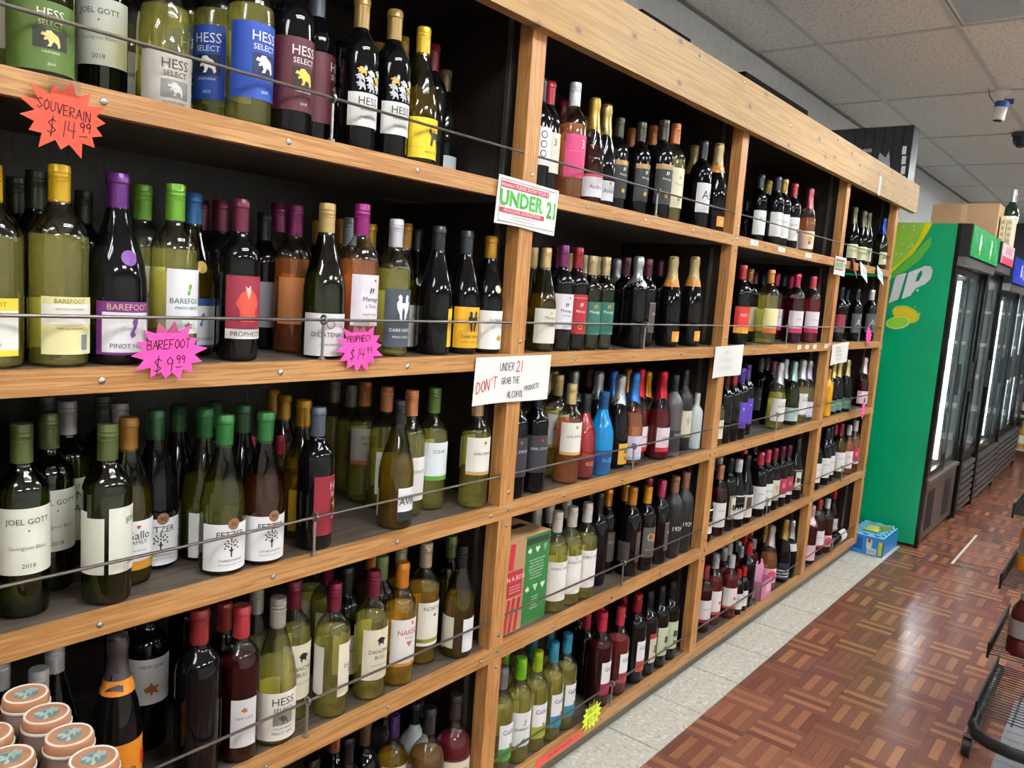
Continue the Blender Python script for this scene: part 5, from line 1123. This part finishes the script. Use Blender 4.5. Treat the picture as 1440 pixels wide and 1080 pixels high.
# ------------------------------------------------------------------ drinks coolers
M_PANE = clear_mat('cooler_glass', (.93, .97, .97), .02, .9); M_SILV = mat('8a8682', .35, .7); M_INT = mat('d8d8d4', .5)
M_LED = mat((.85, .95, 1.0), .5, 0, .5, 11.0)
def cooler(x0, x1, yf, zt, label, side_col, header, doors, grill, prods, hz=.19, kick=.42, sp=.255, cols=4, bs=.62):
    yb = .56; t = empty('drinks_cooler', ((x0+x1)/2, (yf+yb)/2, 0)); o_ = t.location; P = lambda n_, a, b_, m_: cbox(n_, a, b_, m_, t, o_)
    P('side_panel', (x0, yf+.02, .02), (x0+.03, yb, zt), mat(side_col, .28)); P('side_panel', (x1-.03, yf+.02, .02), (x1, yb, zt), mat(side_col, .28))
    P('liner', (x0+.03, yf+.04, kick), (x0+.036, yb-.03, zt-.03), M_INT); P('liner', (x1-.036, yf+.04, kick), (x1-.03, yb-.03, zt-.03), M_INT)
    P('back_panel', (x0+.03, yb-.03, .02), (x1-.03, yb, zt), M_INT); P('top_panel', (x0+.03, yf+.02, zt-.03), (x1-.03, yb-.03, zt), M_BLACK); P('base', (x0+.03, yf+.03, .02), (x1-.03, yb-.03, kick), M_INT)
    P('foot', (x0+.01, yf+.04, 0), (x1-.01, yb, .02), M_BLACK)
    for a, b_ in ((x0-.001, x0+.045), (x1-.045, x1+.001)): P('front_frame', (a, yf, .0), (b_, yf+.022, zt), M_BLACKG)
    # header sign box
    P('header_box', (x0, yf-.055, zt-hz), (x1, yf, zt), M_BLACK)
    P('header_sign', (x0+.012, yf-.062, zt-hz+.008), (x1-.012, yf-.056, zt-.006), header)
    P('header_soffit', (x0, yf-.05, zt-hz-.05), (x1, yf+.01, zt-hz), M_SILV)
    if grill == 'panel':
        P('grille_panel', (x0+.045, yf, .04), (x1-.045, yf+.02, kick-.02), mat('6a625e', .35, .5)); P('sill', (x0+.045, yf-.015, kick-.02), (x1-.045, yf+.02, kick), M_SILV)
        for k in range(14): P('grille_rib', (x0+.10+.03*k+(.30 if k > 6 else 0), yf-.004, .09), (x0+.108+.03*k+(.30 if k > 6 else 0), yf, kick-.08), mat('3c3836', .4))
    else:
        for k in range(7): P('grille_slat', (x0+.045, yf-.012, .05+.05*k), (x1-.045, yf+.016, .078+.05*k), mat('7c7a7a', .35, .6))
        P('grille_back', (x0+.045, yf+.018, .03), (x1-.045, yf+.025, kick), M_BLACK)
    wd = (x1-x0-.09)/doors
    for k in range(doors):
        a = x0+.045+wd*k; b_ = a+wd; d_ = P('door', (a, yf+.002+.012*(k % 2), kick), (a+.04, yf+.02+.012*(k % 2), zt-hz-.05), M_BLACKG)
        dl = d_.location
        for n_, p0, p1 in (('door_stile', (b_-.04, kick), (b_, zt-hz-.05)), ('door_rail', (a+.04, kick), (b_-.04, kick+.05)), ('door_rail', (a+.04, zt-hz-.10), (b_-.04, zt-hz-.05))):
            cbox(n_, (p0[0], yf+.002+.012*(k % 2), p0[1]), (p1[0], yf+.02+.012*(k % 2), p1[1]), M_BLACKG, d_, (o_.x+dl.x, o_.y+dl.y, o_.z+dl.z))
        cbox('pane', (a+.04, yf+.010+.012*(k % 2), kick+.05), (b_-.04, yf+.014+.012*(k % 2), zt-hz-.10), M_PANE, d_, (o_.x+dl.x, o_.y+dl.y, o_.z+dl.z))
        cbox('handle', (b_-.026, yf-.022, .92), (b_-.014, yf+.002, 1.12), M_BLACK, d_, (o_.x+dl.x, o_.y+dl.y, o_.z+dl.z))
        P('light_strip', (a+.005, yf+.05, kick+.06), (a+.02, yf+.07, zt-hz-.12), M_LED)
    zz = kick+.03; k = 0
    while zz < zt-hz-.03-sp*.8:
        P('wire_shelf', (x0+.035, yf+.09, zz), (x1-.035, yb-.04, zz+.008), M_SILV)
        P('shelf_strip', (x0+.035, yf+.082, zz-.006), (x1-.035, yf+.089, zz+.014), M_INT)
        if prods:
            n_ = min(int((x1-x0-.10)/.085), cols)
            for q in range(n_):
                c_ = prods[(k+q//3) % len(prods)]
                b2 = empty('drink_bottle', (x0+.085+.085*q, yf+.135, zz+.0085)); s_ = bs
                b2.scale = (s_,)*3
                link('glass_body', cached(('body', 'bd', 'dr'+c_), lambda: body_mesh('bd').copy()), mat(c_, .15), b2); link('capsule', cached(('cap', 'bd', 'screw', 'f0f0f0'), lambda: cap_mesh('screw', 'bd').copy()), mat('f0f0f0', .32, .25), b2)
                tag(b2, 'small %s drink bottle on a wire shelf inside lit cooler' % cname(c_), 'bottle', 'drink bottles in the lit coolers')
        zz += sp; k += 1
    tag(t, label, 'cooler'); return t
M_HG = mat('1f9a4e', .3); M_HR = mat('e8d8dc', .3); M_HB = mat('1a3fc8', .3)
c1 = cooler(5.24, 6.255, -.245, 1.955, 'tall green sliding-door drinks cooler with lemon and lime decal', '00a870', M_HG, 2, 'panel', ['a8c8b0', 'e8e4d0'], cols=2)
c2 = cooler(6.275, 6.835, -.262, 1.945, 'black drinks cooler with red and white header sign', '15161a', M_HR, 1, 'slat', ['c0d8e0', 'a83038', '2a6ac8', '90c8c0', 'c8d860', 'd06a40'], .15, sp=.128, cols=6, bs=.37)
c3 = cooler(6.855, 7.90, -.275, 1.89, 'black drinks cooler with bright blue header sign', '15161a', M_HB, 2, 'slat', ['3a5ac0', '6a78c8', 'c8d0e8'], .2, cols=3)
c4 = cooler(7.92, 9.38, -.265, 1.89, 'black unbranded drinks cooler at the end of the row', '15161a', mat('2a2c34', .3), 3, 'slat', ['4a8a3a', 'b8a050', 'd8d4c8'], .15, cols=0)
def on_side(poly, col, off, name='decal'):
    mb = MB().prism([(y-c1.location.y, z) for y, z in poly], -.0008, 'yz'); link(name, mb.mesh(name), mat(col, .28), c1, (5.24-c1.location.x-off, 0, 0))
DECALS=[([(0.1934,1.9572),(-0.0841,1.9584),(-0.0667,1.9106),(-0.029,1.8333),(0.0332,1.7541),(0.0975,1.6797),(0.1522,1.6177)],'9cd04c',0.001),
([(-0.052,1.9582),(-0.0886,1.9552),(-0.0589,1.8786),(-0.0064,1.7747),(0.0632,1.7008),(0.1436,1.5983),(0.1476,1.6312),(0.0979,1.683),(0.0336,1.7573),(-0.0237,1.8524)],'f0e410',0.002),
([(-0.0939,1.8792),(-0.0952,1.8221),(-0.0417,1.7308),(0.0341,1.6629),(0.142,1.5851),(0.1436,1.5983),(0.051,1.7013),(-0.0124,1.7749),(-0.0628,1.8468)],'62c04a',0.002),
([(0.0743,1.6414),(0.0184,1.6583),(0.0445,1.4983),(0.0965,1.4683)],'ececf2',0.002),
([(0.1615,1.5907),(0.1145,1.6163),(0.1321,1.4524),(0.1854,1.4217)],'ececf2',0.002),
([(0.0066,1.6608),(-0.0806,1.7033),(-0.1102,1.7013),(-0.1232,1.6763),(-0.1189,1.6313),(-0.0937,1.5979),(-0.0437,1.5692),(-0.0195,1.5221),(0.0263,1.4995)],'ececf2',0.002),
([(-0.0628,1.6801),(-0.0701,1.6547),(-0.056,1.6152),(-0.0379,1.6065),(-0.0453,1.6535)],'0a8f5c',0.003),
([(-0.0861,1.391),(-0.0774,1.3736),(-0.0582,1.3616),(-0.0315,1.3569),(-0.0011,1.3602),(0.0282,1.3712),(0.0521,1.3883),(0.0666,1.4087),(0.0695,1.4293),(0.0604,1.447),(0.0406,1.4589),(0.0134,1.4633),(-0.017,1.4595),(-0.0459,1.4483),(-0.0692,1.4313),(-0.0833,1.4113)],'c8d84a',0.0016),
([(-0.0731,1.3895),(-0.0656,1.3752),(-0.0492,1.3656),(-0.0262,1.3619),(-0.0,1.365),(0.0253,1.3743),(0.0459,1.3886),(0.0585,1.4055),(0.0611,1.4225),(0.0534,1.4369),(0.0365,1.4465),(0.0132,1.4499),(-0.013,1.4465),(-0.0381,1.437),(-0.0582,1.4229),(-0.0705,1.4062)],'f0d038',0.0024),
([(-0.0363,1.3683),(-0.0344,1.353),(-0.0227,1.3381),(-0.0029,1.3257),(0.0219,1.3177),(0.0482,1.3154),(0.0719,1.3192),(0.0893,1.3286),(0.0977,1.3421),(0.0956,1.3576),(0.0835,1.3727),(0.0634,1.3851),(0.0383,1.3928),(0.0121,1.3949),(-0.0112,1.3909),(-0.0282,1.3816)],'d8f0a0',0.0032),
([(-0.0288,1.3702),(-0.027,1.3572),(-0.0164,1.3445),(0.0013,1.3338),(0.0236,1.3268),(0.0471,1.3247),(0.0681,1.3277),(0.0835,1.3355),(0.0908,1.3468),(0.0888,1.3599),(0.0779,1.3728),(0.0598,1.3835),(0.0374,1.3903),(0.014,1.3922),(-0.0067,1.3891),(-0.0217,1.3813)],'96dc3c',0.004),
([(-0.0635,1.5587),(-0.0633,1.5557),(-0.0618,1.5531),(-0.0593,1.5512),(-0.0562,1.5505),(-0.053,1.5508),(-0.0501,1.5524),(-0.0479,1.5548),(-0.047,1.5577),(-0.0472,1.5607),(-0.0487,1.5633),(-0.0512,1.5651),(-0.0543,1.5659),(-0.0575,1.5655),(-0.0604,1.564),(-0.0625,1.5616)],'d8f0e4',0.002),
([(-0.0885,1.4195),(-0.0884,1.4177),(-0.0877,1.4162),(-0.0864,1.4151),(-0.0849,1.4146),(-0.0833,1.4148),(-0.0818,1.4157),(-0.0807,1.4171),(-0.0802,1.4188),(-0.0803,1.4206),(-0.081,1.4221),(-0.0822,1.4232),(-0.0838,1.4237),(-0.0854,1.4234),(-0.0869,1.4226),(-0.0879,1.4212)],'c8f0dc',0.002),
([(-0.0585,1.4595),(-0.0584,1.4578),(-0.0576,1.4563),(-0.0564,1.4552),(-0.0549,1.4547),(-0.0532,1.4549),(-0.0518,1.4558),(-0.0507,1.4572),(-0.0501,1.4589),(-0.0502,1.4607),(-0.051,1.4622),(-0.0522,1.4633),(-0.0537,1.4638),(-0.0554,1.4635),(-0.0568,1.4627),(-0.0579,1.4612)],'c8f0dc',0.002),
([(0.0568,1.8316),(0.0577,1.8282),(0.0606,1.8268),(0.0639,1.8281),(0.0656,1.8314),(0.0647,1.8347),(0.0618,1.8361),(0.0585,1.8348)],'d4e8b0',0.0018),
([(0.0008,1.8155),(0.0014,1.813),(0.0036,1.812),(0.006,1.8129),(0.0072,1.8154),(0.0066,1.8178),(0.0044,1.8189),(0.002,1.8179)],'d4e8b0',0.0018),
([(0.0837,1.7678),(0.0845,1.7648),(0.0872,1.7634),(0.0902,1.7646),(0.0917,1.7676),(0.0909,1.7706),(0.0882,1.772),(0.0852,1.7708)],'d4e8b0',0.0018),
([(0.0192,1.8122),(0.0199,1.8095),(0.0223,1.8083),(0.0249,1.8094),(0.0263,1.812),(0.0256,1.8147),(0.0232,1.8159),(0.0206,1.8149)],'d4e8b0',0.0018),
([(0.0029,1.9347),(0.004,1.9303),(0.0078,1.9285),(0.0121,1.9302),(0.0143,1.9345),(0.0131,1.9389),(0.0093,1.9407),(0.0051,1.939)],'d4e8b0',0.0018),
([(0.0113,1.8843),(0.0119,1.8819),(0.014,1.8809),(0.0163,1.8818),(0.0175,1.8842),(0.0169,1.8865),(0.0148,1.8875),(0.0125,1.8866)],'d4e8b0',0.0018),
([(-0.0364,1.8488),(-0.0353,1.8446),(-0.0317,1.8427),(-0.0275,1.8444),(-0.0254,1.8486),(-0.0265,1.8528),(-0.0302,1.8547),(-0.0343,1.853)],'d4e8b0',0.0018),
([(-0.0429,1.8654),(-0.0417,1.8609),(-0.0379,1.859),(-0.0336,1.8608),(-0.0313,1.8652),(-0.0325,1.8696),(-0.0363,1.8715),(-0.0407,1.8698)],'d4e8b0',0.0018),
([(-0.0266,1.9279),(-0.0259,1.9253),(-0.0236,1.9241),(-0.021,1.9252),(-0.0197,1.9278),(-0.0204,1.9305),(-0.0227,1.9316),(-0.0252,1.9305)],'d4e8b0',0.0018),
([(0.025,1.8147),(0.0258,1.8116),(0.0286,1.8102),(0.0316,1.8114),(0.0332,1.8145),(0.0324,1.8176),(0.0296,1.819),(0.0266,1.8178)],'d4e8b0',0.0018),
([(0.0205,1.8661),(0.0213,1.8629),(0.0242,1.8615),(0.0273,1.8628),(0.029,1.866),(0.0281,1.8692),(0.0253,1.8706),(0.0221,1.8693)],'d4e8b0',0.0018),
([(0.0016,1.8243),(0.0029,1.8195),(0.0071,1.8175),(0.0117,1.8193),(0.0141,1.824),(0.0129,1.8288),(0.0087,1.8309),(0.0041,1.829)],'d4e8b0',0.0018),
([(-0.0001,1.9137),(0.0011,1.9091),(0.0052,1.9071),(0.0097,1.909),(0.0121,1.9136),(0.0109,1.9182),(0.0068,1.9202),(0.0023,1.9183)],'d4e8b0',0.0018),
([(0.0526,1.7701),(0.0536,1.7661),(0.0571,1.7644),(0.0609,1.7659),(0.0628,1.7697),(0.0618,1.7737),(0.0584,1.7754),(0.0546,1.7739)],'d4e8b0',0.0018),
([(0.0605,1.9342),(0.0617,1.9296),(0.0658,1.9276),(0.0704,1.9295),(0.0728,1.9341),(0.0715,1.9388),(0.0674,1.9407),(0.0629,1.9388)],'d4e8b0',0.0018)]
for p_,c_,o_ in DECALS: on_side(p_,c_,o_)
for cx_, w_ in ((5.52, .03), (5.92, .03)):
    for dz, c_, hh in ((0, 'e8f0e0', .075), (-.045, 'd8e020', .03), (.048, 'e0f0e8', .02)):
        o_ = rect('sign_print', w_*(1.6 if hh > .05 else 1.1), hh, c_, c1, (cx_-c1.location.x, -.3076-c1.location.y, 1.855+dz)); o_.rotation_euler = (0, .25, 0)
for k in range(5):
    o_ = rect('sign_print', .16, .005, '8ad8a8', c1, (5.34+.19*k-c1.location.x, -.3074-c1.location.y, 1.90-.02*(k % 3))); o_.rotation_euler = (0, .5-.3*(k % 2), 0)
rect('sign_print', .53, .05, 'd0304a', c2, (6.555-c2.location.x, -.3250-c2.location.y, 1.828)); rect('sign_print', .3, .045, 'd890a0', c2, (6.56-c2.location.x, -.3250-c2.location.y, 1.895))
rect('sign_print', .06, .09, 'e8d8f0', c3, (7.24-c3.location.x, -.338-c3.location.y, 1.80)); flat_text('sign_print', 'ICE', .08, mat('e8ecf8'), c3, (7.40-c3.location.x, -.338-c3.location.y, 1.78))
# things on the coolers
t = empty('cardboard_box', (6.62, -.03, 1.9455)); tag(t, 'large brown cardboard box on top of the coolers', 'box')
link('carton', MB().box((-.12, -.205, 0), (.12, .22, .275)).mesh('carton'), mat('b8926c', .8), t); link('flap', MB().box((-.122, -.207, .27), (.122, .222, .278)).mesh('flap'), mat('c29c76', .8), t); link('seam_tape', MB().box((-.121, -.01, .15), (-.12, .03, .27)).mesh('seam_tape'), mat('c8a47c', .5), t)
for k, y_ in enumerate((-.262, -.300)):
    t = empty('slim_carton', (6.66+.03*k, y_, 1.9455)); tag(t, ['slim printed carton standing beside the big brown box', 'slim printed carton standing outermost on the coolers'][k], 'box')
    link('carton', MB().box((-.10, -.016, 0), (.10, .016, .20-.02*k)).mesh('carton'), mat('d8c8a8', .7), t)
    for q in range(4): rect('print_panel', .02, .025, 'a89878', t, (-.1002, 0, .03+.042*q), 'yz')
t = empty('glass_jug', (7.05, -.235, 1.8905)); tag(t, 'big green glass jug with silver cap on the coolers', 'jug')
link('glass_body', MB().lathe([(.001, .004), (.045, 0), (.05, .01), (.05, .10), (.048, .11), (.05, .12), (.05, .25), (.055, .30), (.052, .34), (.04, .375), (.024, .40), (.02, .42), (.02, .45)], 20).mesh('glass_body', True), clear_mat('glass_jug_green', (.25, .5, .3)), t)
link('cap', MB().lathe([(.022, .41), (.022, .50), (.018, .503), (.001, .503)], 18).mesh('cap', True), mat('c0c4c8', .3, .8), t); link('band', MB().lathe([(.0515, .25), (.057, .29), (.0565, .302)], 20).mesh('band', True), mat('e0e8e0', .4), t)
# far display shelf
t = empty('display_shelf', (9.95, -.45, 0)); tag(t, 'open display shelf of bottles beyond the last cooler', 'shelving')
for z_ in (.10, .45, .80, 1.15, 1.50, 1.85): link('shelf_board', MB().box((-.2, -.75, z_-.025), (.2, .75, z_)).mesh('shelf_board'), mat('c8bca4', .5), t)
link('base', MB().box((-.2, -.75, 0), (.2, .75, .075)).mesh('base'), mat('4a2c1c', .5), t); link('back_panel', MB().box((.2, -.75, 0), (.215, .75, 1.9)).mesh('back_panel'), mat('5a5650', .7), t)
for s_ in (-.765, .75): link('side_panel', MB().box((-.2, s_, 0), (.215, s_+.015, 1.9)).mesh('side_panel'), mat('2a2420', .5), t)
for zi, z_ in enumerate((.10, .45, .80, 1.15, 1.50)):
    for k in range(5):
        c_ = ['2f7a3a', 'b08a30', '5a3018', 'c8c4b8', '6a2030'][(zi+k//2) % 5]
        b2 = empty('drink_bottle', (9.83, .06-.105*k, z_+.0005)); b2.scale = (.95,)*3
        link('glass_body', cached(('body', 'bd', 'far'+c_), lambda: body_mesh('bd').copy()), mat(c_, .12), b2); link('capsule', cached(('cap', 'bd', 'cork', 'b0a080'), lambda: cap_mesh('cork', 'bd').copy()), mat('b0a080', .32, .25), b2)
        link('label', cached(('lab', 'far'), lambda: patch('label', .038, .038, .05, .14, 150)), mat('e4e0d4', .6), b2); b2.rotation_euler = (0, 0, -1.3)
        tag(b2, '%s bottle with cream label on the far display shelf' % cname(c_), 'bottle', 'bottles on the far display shelf')

# ------------------------------------------------------------------ ceiling cameras
t = empty('security_camera', (5.277, -.345, CEIL-.002)); tag(t, 'white bullet security camera with blue tape under the ceiling', 'camera')
link('mount', MB().lathe([(.04, 0), (.04, -.012), (.02, -.03), (.012, -.05)], 16).mesh('mount', True), mat('e8e6e2', .4), t)
link('arm', MB().tube([(0, 0, -.03), (.0, .0, -.075)], .01).mesh('arm', True), mat('e8e6e2', .4), t)
bd_ = link('body', MB().lathe([(.001, 0), (.03, 0), (.034, .004), (.034, .10), (.03, .105), (.001, .105)], 18).mesh('body', True), mat('eceae6', .4), t, (0, .005, -.165), (.12, .08, 0)); link('lens', MB().lathe([(.024, -.002), (.02, -.004), (.001, -.0045)], 16).mesh('lens', True), M_BLACKG, bd_)
link('tape', MB().lathe([(.0355, .07), (.0358, .072), (.0358, .10), (.0355, .102)], 18).mesh('tape', True), mat('3a66b0', .5), bd_); link('tape', MB().box((.02, -.06, -.075), (.024, .0, -.045)).mesh('tape'), mat('3a66b0', .5), t)
link('cable', MB().tube([(-.06, .06, -.002), (-.05, .05, -.04), (-.02, .03, -.07), (0, .01, -.08)], .003, 6).mesh('cable', True), mat('6a6a6c', .5), t)
t = empty('dome_camera', (6.50, -.305, CEIL-.002)); tag(t, 'dark dome security camera under the ceiling', 'camera')
link('base', MB().lathe([(.062, 0), (.062, -.02), (.055, -.024)], 20).mesh('base', True), mat('3a3e46', .4), t); link('dome', MB().lathe([(.052, -.02), (.05, -.05), (.038, -.08), (.02, -.095), (.001, -.10)], 20).mesh('dome', True), mat('1c2430', .12), t)

# ------------------------------------------------------------------ rolling wire rack in the aisle
rk = empty('rolling_rack', (3.05, -1.17, 0)); tag(rk, 'black wire rack on casters holding juice bottles', 'rack'); ro = Vector((3.05, -1.17, 0))
M_WIRE = mat('121314', .35, .4)
shelves = [(2.85, .166), (2.95, .331), (3.00, .553), (3.06, .782)]; RY0, RY1 = -.903, -1.44
for x0, z_ in shelves:
    mb = MB(); dp = .46
    n_ = 21
    for k in range(n_+1): xx = x0+dp*k/n_; mb.tube([(xx-ro.x, RY0-ro.y, z_+.035), (xx-ro.x, RY0-.004-ro.y, z_), (xx-ro.x, RY1-ro.y, z_)], .0019, 5)
    for y_ in (RY0, RY0-.10, RY0-.27, RY0-.44, RY1): mb.tube([(x0-.01-ro.x, y_-ro.y, z_-.004), (x0+dp+.01-ro.x, y_-ro.y, z_-.004)], .003, 6)
    for zz in (0, .018, .036): mb.tube([(x0-.012-ro.x, RY0-ro.y, z_+zz), (x0+dp+.01-ro.x, RY0-ro.y, z_+zz)], .0042, 6)
    mb.tube([(x0-.012-ro.x, RY0-ro.y, z_-.012), (x0-.012-ro.x, RY0-ro.y, z_+.04)], .004, 6)
    link('wire_shelf', mb.mesh('wire_shelf', True), M_WIRE, rk)
for y_ in (RY1+.12, RY1+.02):
    link('upright', MB().tube([(3.48-ro.x, y_-ro.y, .08), (3.48-ro.x, y_-ro.y, 1.15)], .014, 10).mesh('upright', True), M_WIRE, rk)
pts = [(3.46, RY0+.005), (2.90, RY0+.005), (2.845, RY0-.012), (2.815, RY0-.05), (2.80, RY0-.11), (2.80, RY1+.11), (2.815, RY1+.05), (2.845, RY1+.012), (2.90, RY1-.005), (3.46, RY1-.005)]
link('base_tube', MB().tube([(a-ro.x, b_-ro.y, .095) for a, b_ in pts], .019, 12).mesh('base_tube', True), mat('2c2f30', .25, .3), rk)
for a, b_ in ((2.875, RY0+.012), (3.42, RY0+.012), (2.875, RY1-.012), (3.42, RY1-.012)):
    c_ = link('caster', MB().tube([(0, -.012, .032), (0, .012, .032)], .032, 16).mesh('caster', True), mat('1c1a1a', .4), rk, (a-ro.x, b_-ro.y, 0)); link('caster_fork', MB().box((-.006, -.016, .03), (.006, -.013, .085)).box((-.006, .013, .03), (.006, .016, .085)).box((-.012, -.016, .066), (.012, .016, .078)).mesh('caster_fork'), M_STEEL, c_)
jb = MB().lathe([(.001, .003), (.036, 0), (.042, .006), (.042, .05), (.039, .055), (.042, .06), (.042, .13), (.036, .16), (.022, .185), (.019, .192), (.019, .20)], 20).mesh('bottle_body', True)
jcp = MB().lathe([(.0205, .192), (.0205, .214), (.018, .216), (.001, .216)], 18).mesh('cap', True); jlb = patch('label', .042, .042, .065, .125, 300)
def juice(x, y, z, col, cap, lcol, label, s=1.0):
    b2 = empty('juice_bottle', (x, y, z+.0018)); b2.scale = (s,)*3; link('bottle_body', jb.copy(), mat(col, .12), b2); link('cap', jcp.copy(), mat(cap, .4), b2); link('label', jlb.copy(), mat(lcol, .5), b2); tag(b2, label, 'bottle')
juice(3.24, -.957, .553, 'd0801a', 'e8e4e0', '8a8a88', 'orange juice bottle with grey label on the wire rack', .98)
juice(3.022, -.980, .331, '4a0c16', '8a8684', '7c7878', 'dark red juice bottle with pale label on the wire rack', .96)
t = empty('blue_carton', (3.16, -1.07, .1685)); tag(t, 'small blue carton lying on the lowest wire rack shelf', 'carton'); link('carton', MB().box((-.08, -.05, 0), (.08, .05, .055)).mesh('carton'), mat('3a66b8', .4), t); link('print_panel', MB().box((-.05, -.03, .055), (.05, .03, .0556)).mesh('print_panel'), mat('9ab8e0', .4), t)
t = empty('floor_sheet', (3.08, -1.2, 0)); tag(t, 'thin grey ribbed sheet under the wire rack', 'mat'); link('pad', MB().box((-.36, -.22, .0002), (.36, .235, .005)).mesh('pad'), mat('77777c', .35), t)  # thin grey ribbed slab laid on the floor under the rack
mb = MB()
for k in range(12): mb.box((-.35+.06*k, -.215, .005), (-.31+.06*k, .23, .0062))
link('ribs', mb.mesh('ribs'), mat('84848a', .35), t)
